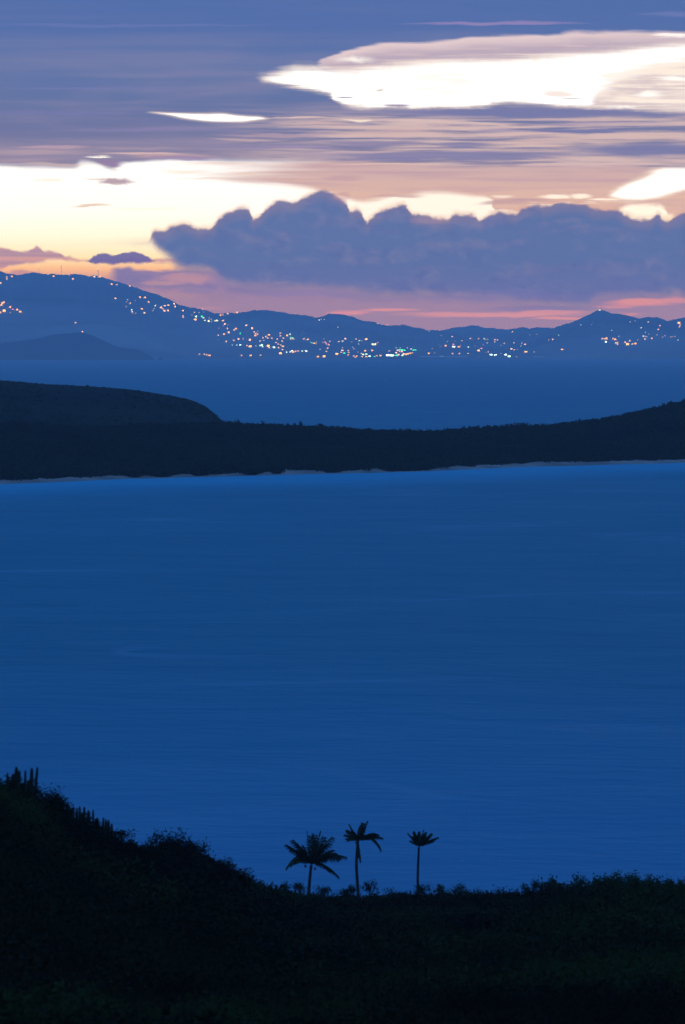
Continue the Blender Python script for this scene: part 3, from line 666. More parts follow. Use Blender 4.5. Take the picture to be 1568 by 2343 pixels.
def light_place(u, v):
    if u < 60: return 'by the picture edge on the upper left slope' if v < 660 else 'in the knot at the left end of the mountain'
    if v < 645 and u < 250: return 'along the crest beneath the radio masts' if v < 634.5 else 'just under the crest of the left mountain'
    if u < 250: return 'alone above the low dark hill on the far shore'
    if u < 320: return 'on the crest shoulder of the left mountain' if v < 660 else 'at the left end of the strip below the descending crest'
    if u < 420: return 'in the strip below the descending crest'
    if u < 500: return 'in the shoreline row below the dark left flank' if v > 790 else 'in the band of lights descending to the saddle'
    if v < 730 and u < 1000: return 'on the crest of the middle hills'
    if u < 600: return 'on the left side of the central town' if v < 785 else 'low on the left side of the central town'
    if u < 700: return 'on the upper streets of the central town' if v < 780 else 'in the shore street of the central town'
    if u < 800: return 'above the middle of the central town' if v < 800 else 'on the waterfront left of the green lights'
    if u < 870: return 'on the right upper streets of the central town' if v < 795 else 'on the waterfront near the middle of the far shore'
    if u < 960: return 'in the dense cluster of the harbour front'
    if u < 1100: return 'on the slope right of the harbour front' if v < 795 else 'low by the shore right of the harbour front'
    if u < 1180: return 'in the valley village before the distant ridge' if v < 800 else 'on the quay with the cold white floodlights'
    if u < 1290: return 'on the low slope at the foot of the right peak'
    if u < 1372 and v < 715: return 'on the summit of the right peak'
    if u < 1372: return 'high under the summit of the right peak'
    if u < 1460: return 'in the row below the right peak' if v > 765 else 'above the row below the right peak'
    return 'on the slope at the right edge of the far mountain'

GAP_U = [p[0] for p in LIGHTS]
made = []
for (u, v, c, s) in LIGHTS:
    if 880 < u < 950 and v > 798: s = min(4, s + 1)          # the harbour front burns brightest
    me = house_mesh(c, s)
    Yh = ground_hit(u, v) - 25
    hh = SIZ[s][1] * 5.8 * 0.43 + 1.2
    p = at(u, v, Yh)
    o = link(bpy.data.objects.new('lit_house', me)); o.location = (p.x, p.y, p.z - hh)
    tag(o, f'{SIZ[s][0]} {TCOL[c][1]} house light {light_place(u, v)}', 'house light', 'town lights on the far island')
    made.append(o)

# radio masts on the left crest and on the right peak
def mast(u, v_base, v_top, Y, label, w=3.0):
    w *= 1.36
    b = at(u, v_base, Y); h = (at(u, v_top, Y) - b).length + 8
    r = empty('radio_mast', (b.x, b.y, b.z - 8)); tag(r, label, 'radio mast', 'radio masts on the far crest')
    m = MB(); n = 10
    for sx, sy in ((-1, -1), (1, -1), (1, 1), (-1, 1)):
        m.tube([(sx * w * 0.5, sy * w * 0.5, 0), (sx * w * 0.12, sy * w * 0.12, h)], [0.4, 0.25], 4)
    for k in range(n):
        z0, z1 = h * k / n, h * (k + 1) / n; a0 = w * (0.5 - 0.38 * k / n); a1 = w * (0.5 - 0.38 * (k + 1) / n)
        for (x0, y0, x1, y1) in ((-1, -1, 1, -1), (1, -1, 1, 1), (1, 1, -1, 1), (-1, 1, -1, -1)):
            m.tube([(x0 * a0, y0 * a0, z0), (x1 * a1, y1 * a1, z1)], [0.2, 0.2], 4)
    m.build('lattice', M['steel'], r)
    a = MB(); a.box((0, 0, h - 3), (w * 0.9, w * 0.9, 3)); a.box((0, -w * 0.3, h * 0.7), (w * 0.8, 1.0, 2.4)); a.build('antenna', M['steel'], r)
    return r
mast(89.5, 626, 611, 33815, 'short radio mast with a white light at the left of the bright crest', 3.4)
mast(141, 628, 608, 33815, 'tall thin radio mast in the middle of the bright crest', 3.6)
mast(225, 632, 614, 33815, 'stout radio mast with a lit top at the right end of the bright crest', 4.0)
mast(1377, 711, 699, 33312, 'radio mast on the summit of the right peak', 3.0)
for u, v, lab in ((89, 612, 'small white warning light on top of the left radio mast'), (225, 614.5, 'yellow warning light on top of the stout radio mast')):
    p = at(u, v, 33780)
    m = MB()
    m.tube([(0, 0, -1.5), (0, 0, -0.8), (0, 0, 0), (0, 0, 3.2), (0, 0, 4.6), (0, 0, 5.4)], [2.4, 2.4, 3.4, 3.6, 2.6, 0.4], 10)
    o = m.build('beacon_lamp', [lamp_mat('y', 2)]); o.location = p; tag(o, lab, 'warning light')

# shoreline strips of pale sea wall on the far shore, and a rock off the low hill
for (u0, u1, v, lab) in ((962, 1070, 816.5, 'pale lit sea wall along the far shore below the middle saddle'), (1222, 1244, 817, 'short pale lit sea wall on the far shore left of the right peak')):
    m = MB(); Y = 29900
    us = np.arange(u0, u1, 4.0)
    for a in us:
        p = at(a + 2, v, Y); m.box((p.x, Y + 40 * math.sin(a * 0.13), p.z + 0.6 * math.sin(a)), (11.2, 8, 7.5 + 2.0 * math.sin(a * 0.7)))
    o = m.build('sea_wall', M['seawall']); tag(o, lab, 'sea wall')
m = MB(); p = at(367.5, 823.5, 27900)
for k in range(9):
    a = rng.uniform(-9, 9); m.tube([(a, rng.uniform(-6, 6), -2), (a * 0.8, 0, rng.uniform(6, 11)), (a * 0.6, 0, rng.uniform(11, 19))], [9, 6, 1.0], 8)
o = m.build('sea_rock', M['rock'], smooth=False); o.location = (p.x, p.y, 0); tag(o, 'small dark rock off the point of the low hill on the far shore', 'rock')

# ------------------------------------------------------------------ sea
us = np.linspace(-16000, 16000, 9); ys = np.linspace(-3000, 40000, 9)
X, Y = np.meshgrid(us, ys)
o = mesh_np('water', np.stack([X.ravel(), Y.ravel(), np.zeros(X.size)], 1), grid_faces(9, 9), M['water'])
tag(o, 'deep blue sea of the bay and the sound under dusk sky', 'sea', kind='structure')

# ------------------------------------------------------------------ leaf clouds
def rand_rot(n, r):
    q = r.normal(size=(n, 4)); q /= np.linalg.norm(q, axis=1)[:, None]
    w, x, y, z = q.T
    return np.stack([np.stack([1 - 2 * (y * y + z * z), 2 * (x * y - z * w), 2 * (x * z + y * w)], -1),
                     np.stack([2 * (x * y + z * w), 1 - 2 * (x * x + z * z), 2 * (y * z - x * w)], -1),
                     np.stack([2 * (x * z - y * w), 2 * (y * z + x * w), 1 - 2 * (x * x + y * y)], -1)], 1)

def leaf_quads(cent, size, r, aspect=0.55):
    n = len(cent); R = rand_rot(n, r); s = np.broadcast_to(size, (n,))[:, None]
    a = R[:, :, 0] * s; b = R[:, :, 1] * s * aspect
    v = np.stack([cent - a, cent - b * 0.9, cent + a, cent + b * 0.9], 1)
    return v            # (n,4,3) kite-shaped leaf sprays

def crown_points(n, r, lumps=7, flat=0.75, shell=0.55):
    """points in a lumpy unit crown: x, y in [-1,1], z in [0,1]"""
    lc = []
    for k in range(lumps):
        th = r.uniform(0, 2 * math.pi); rr = math.sqrt(r.uniform(0, 1)) * 0.62
        lc.append((rr * math.cos(th), rr * math.sin(th), r.uniform(0.35, 0.72) * (1 - 0.35 * rr), r.uniform(0.28, 0.46)))
    lc = np.array(lc); k = r.integers(0, lumps, n)
    d = r.normal(size=(n, 3)); d /= np.linalg.norm(d, axis=1)[:, None]
    rad = lc[k, 3] * (shell + (1 - shell) * r.uniform(0, 1, n)) * r.uniform(0.85, 1.2, n)
    p = lc[k, :3] + d * rad[:, None] * np.array([1, 1, flat])
    p[:, 2] = np.clip(p[:, 2], 0.02, 1.2)
    return p

def proto(n, leaf, r, lumps, flat=0.75, shell=0.5):
    c = crown_points(n, r, lumps, flat, shell)
    return c, leaf * r.uniform(0.6, 1.25, n)

def cloud_mesh(name, pos, rad, hgt, protos, leaf_scale, mat, r):
    """one mesh of many bushes: bush i stands at pos[i] and is rad[i] wide, hgt[i] high"""
    out = []
    pick = r.integers(0, len(protos), len(pos)); rot = r.uniform(0, 2 * math.pi, len(pos))
    for k, (c, s) in enumerate(protos):
        idx = np.where(pick == k)[0]
        if not len(idx): continue
        ca, sa = np.cos(rot[idx])[:, None], np.sin(rot[idx])[:, None]
        x = c[None, :, 0] * ca - c[None, :, 1] * sa; y = c[None, :, 0] * sa + c[None, :, 1] * ca
        q = np.stack([x * rad[idx][:, None], y * rad[idx][:, None], c[None, :, 2] * hgt[idx][:, None]], -1) + pos[idx][:, None, :]
        ls = (s[None, :] * leaf_scale[idx][:, None]).ravel()
        out.append(leaf_quads(q.reshape(-1, 3), ls, r))
    v = np.concatenate(out)
    return mesh_np(name, v.reshape(-1, 3), np.arange(len(v) * 4).reshape(-1, 4), mat)

# ------------------------------------------------------------------ headland across the bay
SHORE = interp([(-400, 1132), (0, 1108), (150, 1102), (300, 1095), (370, 1094), (420, 1092), (560, 1089), (700, 1085), (850, 1082), (980, 1078), (1070, 1074), (1200, 1068), (1300, 1066), (1400, 1063), (1568, 1059), (1900, 1050)])
BELT = interp([(-400, 940), (0, 962), (250, 967), (510, 960), (600, 962), (690, 966), (720, 968), (800, 973), (880, 977), (960, 979), (1000, 979), (1050, 976), (1090, 974), (1150, 972), (1180, 968), (1250, 966), (1300, 961), (1350, 956), (1400, 950), (1430, 940), (1500, 925), (1568, 908), (1900, 845)])
HILL = interp([(-400, 835), (0, 868), (30, 871), (100, 877), (150, 879), (200, 882), (290, 888), (340, 895), (400, 905), (440, 914), (470, 927), (490, 943), (503, 955), (520, 970), (560, 985)])
TREE_H = 4.2
u = np.arange(-400, 1901, 4.0)
ysh = -HC / slope(SHORE(u)); dep = 330.0
ycr = ysh + dep
zcr = zat(BELT(u), ycr) - TREE_H + 0.4
tf = np.linspace(0, 1, 40); tb = np.linspace(0, 1, 14)[1:]
rows_t = np.concatenate([tf, 1 + tb])
U, TT = np.meshgrid(u, rows_t)
def belt_z(U_, T_):
    z1 = np.interp(U_, u, zcr)
    return np.where(T_ <= 1, 0.4 + (z1 - 0.4) * np.clip(T_, 0, 1) ** 1.15, z1 - (z1 + 3) * np.clip(T_ - 1, 0, 1) ** 1.3)
def belt_y(U_, T_):
    return np.interp(U_, u, ysh) + 14 + (dep - 14) * np.minimum(T_, 1) + 300 * np.maximum(T_ - 1, 0)
Yb = belt_y(U, TT); Zb = belt_z(U, TT) + fbm2(xat(U, Yb), Yb, 77, 40.0, 3) * 0.9 * np.clip(np.minimum(TT, 2 - TT), 0, 1)
o = mesh_np('headland', np.stack([xat(U, Yb).ravel(), Yb.ravel(), Zb.ravel()], 1), grid_faces(len(rows_t), len(u)), M['woodfloor'], smooth=True)
tag(o, 'low wooded headland across the bay', 'headland', kind='structure')
# grassy hill behind its left end
uh = np.arange(-400, 561, 4.0); Yc = 2950.0
zc = zat(HILL(uh), Yc) - 0.5
tf2 = np.linspace(0, 1, 50); tb2 = np.linspace(0, 1, 16)[1:]
rt = np.concatenate([tf2, 1 + tb2]); UH, TH = np.meshgrid(uh, rt)
YH = np.where(TH <= 1, 2480 + (Yc - 2480) * TH, Yc + 400 * (TH - 1))
ZH = np.where(TH <= 1, zc[None, :] * np.sin(np.clip(TH, 0, 1) * np.pi / 2) ** 0.95, zc[None, :] - (zc[None, :] + 4) * (TH - 1) ** 1.4)
nz = fbm2(xat(UH, YH), YH, 78, 90.0, 5)
cap = HC + (zc[None, :] - HC) / Yc * YH
ZH = np.where(TH < 1, np.minimum(ZH + nz * 1.6 * np.sin(np.pi * np.clip(TH, 0, 1)), cap - 0.05), ZH)
o = mesh_np('hill', np.stack([xat(UH, YH).ravel(), YH.ravel(), ZH.ravel()], 1), grid_faces(len(rt), len(uh)), M['grasshill'], smooth=True)
tag(o, 'smooth dry grass hill with a steep right shoulder on the headland', 'hill', kind='structure')
# beach
ub = np.arange(-400, 1901, 3.0); yb0 = -HC / slope(SHORE(ub)); wid = np.clip(1.0 + fbm1(ub, 5, [(120, 0.5), (33, 0.35)]), 0.15, 2.0)
dark = [(295, 322), (352, 388), (440, 470), (560, 590), (625, 645), (742, 780), (880, 986)]
for a, b in dark: wid *= 1 - 0.85 * np.clip(np.minimum(ub - a + 8, b + 8 - ub) / 14, 0, 1)
wid[ub > 1090] = np.maximum(wid[ub > 1090], 1.0)
rb = np.array([(-30, -0.8), (-3, -0.1), (0, 0.02), (5, 0.5), (12, 1.2), (22, 1.5), (34, 1.0)])
V = []
for dy, z in rb: V.append(np.stack([xat(ub, yb0 + dy), yb0 + dy, z * (wid if z > 0.1 else 1) + 0 * yb0], 1))
o = mesh_np('beach', np.concatenate(V), grid_faces(len(rb), len(ub)), M['sand'], smooth=True)
tag(o, 'narrow pale sand beach along the foot of the headland', 'beach', kind='structure')

# woods of the headland
r = np.random.default_rng(3)
protos_w = [proto(46, 0.62, r, 6, 0.7, 0.6) for _ in range(8)]
N = 15500
pu = r.uniform(-190, 1758, N); pt = r.uniform(0.0, 1.12, N) ** 0.9
k0 = 0
for a, b in dark:                      # thick bushes reach down to the water here
    k1 = k0 + int((b - a) * 1.6); pu[k0:k1] = r.normal((a + b) / 2, (b - a) / 2.6, k1 - k0); pt[k0:k1] = r.uniform(-0.018, 0.05, k1 - k0); k0 = k1
py_ = belt_y(pu, pt); pz = belt_z(pu, pt)
H_ = r.uniform(2.4, 5.2, N) * np.clip(1.15 - 0.25 * pt, 0.8, 1.2)
pos = np.stack([xat(pu, py_), py_, pz - 0.3], 1)
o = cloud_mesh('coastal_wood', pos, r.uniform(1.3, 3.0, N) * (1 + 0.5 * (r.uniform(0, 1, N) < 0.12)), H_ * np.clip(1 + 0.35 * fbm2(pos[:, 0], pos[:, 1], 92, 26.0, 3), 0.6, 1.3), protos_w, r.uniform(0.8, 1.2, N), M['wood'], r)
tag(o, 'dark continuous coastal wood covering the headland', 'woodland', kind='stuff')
# low scrub freckling the grass hill
N = 2600
pu = r.uniform(-190, 540, N); pt = r.uniform(0.05, 1.02, N)
keep = r.uniform(0, 1, N) < np.clip(0.55 + 0.8 * fbm2(pu * 1.0, pt * 300, 91, 60.0, 3), 0.05, 1); pu, pt = pu[keep], pt[keep]
hy = 2480 + (Yc - 2480) * np.minimum(pt, 1)
hz = np.interp(pu, uh, zc) * np.sin(np.clip(pt, 0, 1) * np.pi / 2) ** 0.95
hz = np.minimum(hz, HC + (np.interp(pu, uh, zc) - HC) / Yc * hy)
N = len(pu); hs = r.uniform(0.4, 1.3, N); hs[pt > 0.96] *= 0.7
o = cloud_mesh('hill_scrub', np.stack([xat(pu, hy), hy, hz - 0.2], 1), hs * r.uniform(0.8, 1.6, N), hs, protos_w, hs * 0.45, M['wood'], r)
tag(o, 'low dark scrub freckled over the grass hill', 'scrub', kind='stuff')

# ---- individual trees: trunk + crown
def tree(name, pos, rad, hgt, label, cat, group, mat, seed, n=420, leaf=0.1, airy=False, lumps=8, trunk_h=0.12, lean=(0, 0)):
    r = np.random.default_rng(seed)
    root = empty(name, pos); tag(root, label, cat, group)
    c = crown_points(n, r, lumps, 0.75, 0.35 if not airy else 0.15)
    c[:, 2] = trunk_h * 0.5 + c[:, 2] * (1 - trunk_h * 0.5)
    q = c * np.array([rad, rad, hgt]); q[:, 0] += lean[0] * c[:, 2] ; q[:, 1] += lean[1] * c[:, 2]
    v = leaf_quads(q, leaf * r.uniform(0.6, 1.3, n), r)
    mesh_np('crown', v.reshape(-1, 3), np.arange(n * 4).reshape(-1, 4), mat, root)
    m = MB(); tw = max(0.03, rad * 0.035)
    top = np.array((lean[0] * 0.5, lean[1] * 0.5, hgt * 0.55))
    m.tube([(0, 0, -0.4), tuple(top * 0.5), tuple(top)], [tw, tw * 0.8, tw * 0.5], 6)
    for k in range(16 if airy else 9):
        e = q[r.integers(0, n)]; s = top * r.uniform(0.25, 0.95); mid = (s + e) / 2 + np.array((0, 0, -0.05 * hgt))
        m.tube([s, mid, e], [tw * 0.45, tw * 0.3, tw * 0.12], 4)
    m.build('trunk', M['twig'], root)
    return root

def on_belt(u, v_top, Y, h): return at(u, v_top, Y) - Vector((0, 0, h))
for u_, v_, rad_, h_, lab in [
        (688, 958, 1.6, 5.6, 'lone taller tree sticking out of the low middle of the headland skyline'),
        (735, 965, 1.8, 4.6, 'rounded tree just right of the lone taller tree on the headland'),
        (200, 880, 1.1, 1.9, 'small dark bush alone on the crest of the grass hill'),
        (385, 903, 1.3, 1.6, 'low bush near the right shoulder of the grass hill'),
        (545, 957, 3.2, 5.2, 'broad tree at the foot of the steep shoulder of the grass hill'),
        (600, 960, 2.8, 5.0, 'rounded tree between the grass hill foot and the lone taller tree'),
        (1092, 972, 2.4, 4.6, 'low rounded tree right of the lowest dip of the headland'),
        (1180, 966, 2.8, 5.0, 'broad rounded tree where the headland starts to rise at the right'),
        (1290, 961, 2.6, 5.0, 'bushy tree halfway up the rising right crest of the headland'),
        (1405, 945, 2.8, 5.2, 'tree on the step of the rising right crest of the headland')]:
    Y_ = 2948.0 if v_ < 940 and u_ < 500 else float(np.interp(u_, u, ycr)) - 6
    tree('tree', on_belt(u_, v_, Y_, h_), rad_, h_, lab, 'tree', 'trees on the headland skyline', M['wood'], int(u_), n=130, leaf=0.42, lumps=7)

# ------------------------------------------------------------------ near hillside
RIDGE_V = interp([(-1500, 1700), (-200, 1760), (0, 1785), (60, 1795), (110, 1815), (145, 1848), (200, 1868), (255, 1898), (300, 1906), (360, 1912), (430, 1925), (470, 1950), (540, 1990), (600, 2022), (700, 2036), (780, 2042),
                  (830, 2043), (950, 2037), (1080, 2038), (1180, 2036), (1230, 2026), (1280, 2012), (1400, 2004), (1500, 2004), (1568, 2014), (1700, 2030), (3000, 2060)])
RIDGE_D = interp([(-1500, 200), (0, 235), (260, 265), (420, 300), (540, 350), (620, 395), (800, 412), (1180, 405), (1240, 350), (1300, 330), (1568, 330), (3000, 300)])
VEG = interp([(-1500, 1.5), (0, 1.35), (300, 1.5), (500, 1.8), (700, 2.0), (1200, 2.0), (1300, 2.4), (3000, 2.4)])
def near_z(U_, D_):
    ds = RIDGE_D(U_); zs = zat(RIDGE_V(U_), ds) - VEG(U_)
    z150 = zat(2375.0, 150.0) - 0.6 + 0 * U_
    t = (D_ - 150.0) / (ds - 150.0)
    f = z150 + (zs - z150) * t
    # the right side keeps high longer, then rolls over
    n0 = np.where(D_ < 150, 57.6 + (z150 - 57.6) * np.clip(D_ / 150, 0, 1), f)
    tb_ = np.clip((D_ - ds) / 95.0, 0, 1)
    back = zs - (zs + 3.5) * (0.25 * tb_ + 0.75 * tb_ ** 1.3)
    return np.where(D_ <= ds, n0, back)
un = np.concatenate([np.linspace(-6000, -400, 40), np.arange(-390, 1960, 10.0), np.linspace(1970, 7500, 40)])
tn = np.concatenate([np.linspace(0, 1, 70), 1 + np.linspace(0, 1, 24)[1:]])
UN, TN = np.meshgrid(un, tn)
DS = RIDGE_D(UN); DN = np.where(TN <= 1, 6 + (DS - 6) * TN, DS + 130 * (TN - 1))
ZN = near_z(UN, DN) + fbm2(xat(UN, DN), DN, 61, 14.0, 3) * 0.35 * np.clip(TN, 0, 1)
o = mesh_np('hillside', np.stack([xat(UN, DN).ravel(), DN.ravel(), ZN.ravel()], 1), grid_faces(len(tn), len(un)), M['soil'], smooth=True)
tag(o, 'dark near hillside falling to the bay', 'hillside', kind='structure')

# thicket
r = np.random.default_rng(12)
protos_s = [proto(330, 0.085, r, 9, 0.75, 0.35) for _ in range(10)]
N = 6000
pu = r.uniform(-260, 1830, N)
q = r.uniform(0, 1, N); q[:900] = r.uniform(0.93, 1.0, 900); pu[:260] = r.uniform(370, 540, 260); q[:260] = r.uniform(0.7, 1.0, 260); dmin = 132.0; dmax = RIDGE_D(pu) + 10
pd = np.sqrt(dmin ** 2 + (dmax ** 2 - dmin ** 2) * q)
clump = fbm2(xat(pu, pd), pd, 63, 22.0, 3)
sz = np.clip(1.0 + 0.6 * clump + r.uniform(-0.35, 0.45, N), 0.45, 2.3)
hgt = VEG(pu) * 0.82 * sz * r.uniform(0.75, 1.1, N)
nr = pd > RIDGE_D(pu) - 14
hgt[nr] = VEG(pu[nr]) * r.uniform(0.8, 1.2, nr.sum()) * np.where(pu[nr] < 262, 1.28, 1.0)
radv = np.clip(sz * r.uniform(0.9, 1.6, N), 0.5, 2.9)
big_ = (r.uniform(0, 1, N) < 0.07) & (pd < RIDGE_D(pu) - 25)
radv[big_] = r.uniform(2.2, 4.0, big_.sum()); hgt[big_] = r.uniform(1.8, 3.0, big_.sum())
pos = np.stack([xat(pu, pd), pd, near_z(pu, pd) - 0.15], 1)
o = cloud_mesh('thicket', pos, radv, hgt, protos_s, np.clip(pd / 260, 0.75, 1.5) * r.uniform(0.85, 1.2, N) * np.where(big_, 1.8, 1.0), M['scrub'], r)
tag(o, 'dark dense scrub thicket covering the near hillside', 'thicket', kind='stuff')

# shrubs that stand out on the skyline of the near hillside
def ridge_plant(u, v_top, h, rad, label, seed, airy=False, dd=0.0, mat='scrub', n=520, leaf=0.075, lean=(0, 0), lumps=8, name='shrub', group='shrubs on the near skyline', cat='shrub'):
    D = float(RIDGE_D(u)) + dd
    p = at(u, v_top - 7, D) - Vector((0, 0, h))
    p = Vector((p.x - lean[0] * 0.6, p.y, p.z)); n = int(n * 1.35)
    return tree(name, p, rad, h, label, cat, group, M[mat], seed, n=n, leaf=leaf, airy=airy, lumps=lumps, lean=lean)
ridge_plant(112, 1774, 2.4, 1.25, 'flat-topped airy thorn tree leaning right behind the hilltop cacti', 501, True, 1, n=420, leaf=0.06, lean=(0.35, 0), lumps=9, name='thorn_tree', cat='thorn tree', group='trees of the near hillside')
ridge_plant(128, 1808, 1.6, 0.75, 'small bush under the right tip of the leaning thorn tree', 511, True, -1, n=300, leaf=0.06)
ridge_plant(14, 1770, 1.7, 1.1, 'bush at the left picture edge beside the hilltop cacti', 502, True, -1, n=500)
ridge_plant(66, 1776, 1.5, 0.9, 'bush in the middle of the hilltop cacti', 503, True, 2, n=380)
ridge_plant(280, 1894, 1.2, 1.0, 'thin low shrub just right of the lowest cactus of the row', 504, True, 3, n=300)
ridge_plant(395, 1891, 2.8, 2.0, 'large round dense bush bulging from the left slope', 505, False, -4, n=1700, leaf=0.08, lumps=16)
ridge_plant(452, 1912, 2.2, 1.2, 'bush leaning on the right side of the large round bush', 506, True, -2, n=700)
ridge_plant(505, 1958, 1.8, 1.1, 'feathery shrub on the slope below the large round bush', 507, True, 1, n=460)
ridge_plant(552, 1982, 1.9, 1.2, 'wispy shrub on the middle of the descending left slope', 508, True, 2, n=460)
ridge_plant(592, 2008, 1.7, 1.0, 'wispy shrub at the foot of the descending left slope', 509, True, 2, n=420)
for k, (u_, v_, rad_, air, lab) in enumerate([
        (652, 2016, 1.1, True, 'leafy shrub just left of the full-crowned palm'), (688, 2012, 1.0, True, 'small shrub touching the trunk of the full-crowned palm on its left'),
        (735, 2024, 1.2, True, 'low leafy shrub just right of the full-crowned palm'), (778, 2028, 1.1, True, 'low shrub halfway between the full-crowned palm and the tallest palm'),
        (803, 2020, 0.7, True, 'thin upright shrub just left of the tallest palm trunk'), (846, 2012, 1.1, True, 'feathery shrub just right of the tallest palm trunk'),
        (905, 2032, 1.4, False, 'low dense shrub between the tallest palm and the small palm'), (972, 2018, 1.3, True, 'feathery shrub just right of the small palm trunk'),
        (1004, 2023, 1.1, True, 'second feathery shrub right of the small palm, before the bare dip'), (1052, 2022, 1.2, True, 'wispy shrub well right of the small palm'),
        (1100, 2030, 1.3, True, 'low wispy shrub in the dip left of the right-hand mound'), (1150, 2032, 1.2, True, 'lowest wispy shrub at the bottom of the dip'),
        (1205, 2016, 1.1, True, 'pale airy shrub at the left foot of the right-hand mound'), (1238, 2006, 1.1, True, 'taller airy shrub against the left flank of the right-hand mound')]):
    ridge_plant(u_, v_, 1.7, rad_, lab, 520 + k, air, 2 if k < 12 else 30, n=420 if air else 700, leaf=0.07)
for k, (u_, v_, h_, rad_, air, lab) in enumerate([
        (1266, 2001, 2.2, 0.9, False, 'rounded bush at the left end of the right-hand mound'), (1326, 1998, 2.4, 1.3, False, 'broad bush left of the middle of the right-hand mound'),
        (1363, 1990, 2.6, 0.55, True, 'thin airy bush poking above the middle of the right-hand mound'), (1386, 1997, 2.0, 0.8, False, 'low bush right beside the thin airy bush of the mound'),
        (1409, 1990, 2.6, 0.85, False, 'domed bush at the top of the right-hand mound'), (1450, 1995, 2.2, 1.0, False, 'bush between the domed bush and the broad bush of the mound'),
        (1487, 1991, 2.6, 1.2, False, 'broad domed bush right of the top of the mound'), (1532, 1993, 2.4, 0.32, False, 'small tuft on a bare stalk near the right picture edge'),
        (1547, 2004, 2.0, 0.8, False, 'rounded bush under the stalked tuft at the right picture edge')]):
    ridge_plant(u_, v_, h_, rad_, lab, 560 + k, air, 0, 'mangrove', n=900 if rad_ > 0.6 else 260, leaf=0.08 if rad_ > 0.4 else 0.06, lumps=9 if rad_ > 0.4 else 4, group='bushes on the right-hand mound')

# ------------------------------------------------------------------ cacti on the left hill
def cactus(u, v_top, lean_px, label, width, arms=(), dd=-3.0, h=2.0):
    D = float(RIDGE_D(u)) + dd
    tp = at(u, v_top, D); bs = Vector((tp.x - lean_px * D / FOC * (h / 1.0) * 0.5, D, tp.z - h))
    root = empty('columnar_cactus', bs); tag(root, label, 'cactus', 'columnar cacti on the left hill')
    L_ = Vector((tp.x - bs.x, 0, h)); w = width * 0.5
    def column(p0, p1, wid):
        p0, p1 = np.array(p0), np.array(p1); ts = [0, 0.15, 0.4, 0.65, 0.85, 0.94, 0.98, 1.0]; rr = [0.9, 1.0, 1.05, 1.0, 0.92, 0.75, 0.45, 0.06]
        m = MB(); bend = np.array((rng.uniform(-.03, .03), rng.uniform(-.03, .03), 0))
        m.tube([p0 + (p1 - p0) * a + bend * math.sin(math.pi * a) for a in ts], [wid * q for q in rr], 16, 0, ribs=8, ribdepth=0.22)
        return m
    column((0, 0, -0.3), L_, w).build('stem', M['cactus'], root, smooth=False)
    for (dx, f, top) in arms:
        s = np.array(L_) * f; m = MB()
        e = np.array((L_.x + dx, 0.05, h * top))
        k = np.array((s[0] + dx * 0.9, 0.05, s[2] + 0.12))
        ts = np.linspace(0, 1, 7)
        pts = [s, (s + k) / 2 - np.array((0, 0, 0.03)), k] + [k + (e - k) * a for a in (0.3, 0.6, 0.85, 0.95, 1.0)]
        m.tube(pts, [w * .7, w * .8, w * .9, w * .95, w * .95, w * .8, w * .5, w * .08], 16, 0, ribs=8, ribdepth=0.22)
        m.build('arm', M['cactus'], root)
    return root
c8 = lambda a, b: (a * 0.2, 1743.6 + b * 0.2)
for (a, b, lean, w, arms, lab, h) in [
        (88, 118, 2, 0.14, (), 'short thin cactus at the left end of the hilltop group', 1.8),
        (190, 52, 3, 0.24, ((-0.16, 0.45, 0.86),), 'thickest tall cactus with a side arm in the hilltop group', 2.4),
        (226, 90, 0, 0.15, (), 'straight thin cactus just right of the thickest hilltop cactus', 2.1),
        (292, 88, 4, 0.13, (), 'slender cactus half hidden in the bush of the hilltop group', 1.9),
        (366, 62, 8, 0.20, ((-0.15, 0.4, 0.74),), 'tall slightly leaning cactus left of the most slanted one on the hilltop', 2.4),
        (431, 55, 16, 0.15, (), 'tallest slanted cactus at the right end of the hilltop group', 2.5),
        (716, 478, 0, 0.18, (), 'stubby uppermost cactus of the row on the slope', 1.4),
        (778, 468, -3, 0.22, ((0.15, 0.4, 0.8),), 'broad cactus with a side arm near the top of the slope row', 1.6),
        (838, 515, 0, 0.21, (), 'blunt thick cactus after the broad armed one on the slope', 1.5),
        (882, 525, 2, 0.16, (), 'short cactus squeezed between the blunt one and a pointed one on the slope', 1.4),
        (914, 503, 3, 0.14, (), 'pointed thin cactus right of the short squeezed one on the slope', 1.6),
        (965, 508, 5, 0.16, ((-0.12, 0.4, 0.82),), 'leaning forked cactus in the middle of the slope row', 1.7),
        (1015, 550, 3, 0.22, (), 'thick cactus right of the leaning forked one on the slope', 1.5),
        (1066, 540, 1, 0.12, (), 'thinnest straight cactus standing clear in the slope row', 1.7),
        (1115, 634, 0, 0.20, ((-0.14, 0.4, 0.8),), 'low armed cactus below the thinnest straight one', 1.4),
        (1186, 630, 5, 0.15, (), 'slanted thin cactus in the lower part of the slope row', 1.5),
        (1214, 652, 4, 0.15, (), 'left of two close cacti near the bottom of the slope row', 1.4),
        (1244, 658, 3, 0.16, (), 'right of two close cacti near the bottom of the slope row', 1.4),
        (1280, 698, 3, 0.15, (), 'lowest cactus at the bottom end of the slope row', 1.4)]:
    u_, v_ = c8(a, b)
    cactus(u_, v_, lean * 0.5, lab, w, arms, h=h)

# ------------------------------------------------------------------ palms
def bez(p0, p1, p2, n):
    t = np.linspace(0, 1, n)[:, None]
    return (1 - t) ** 2 * p0 + 2 * t * (1 - t) * p1 + t * t * p2

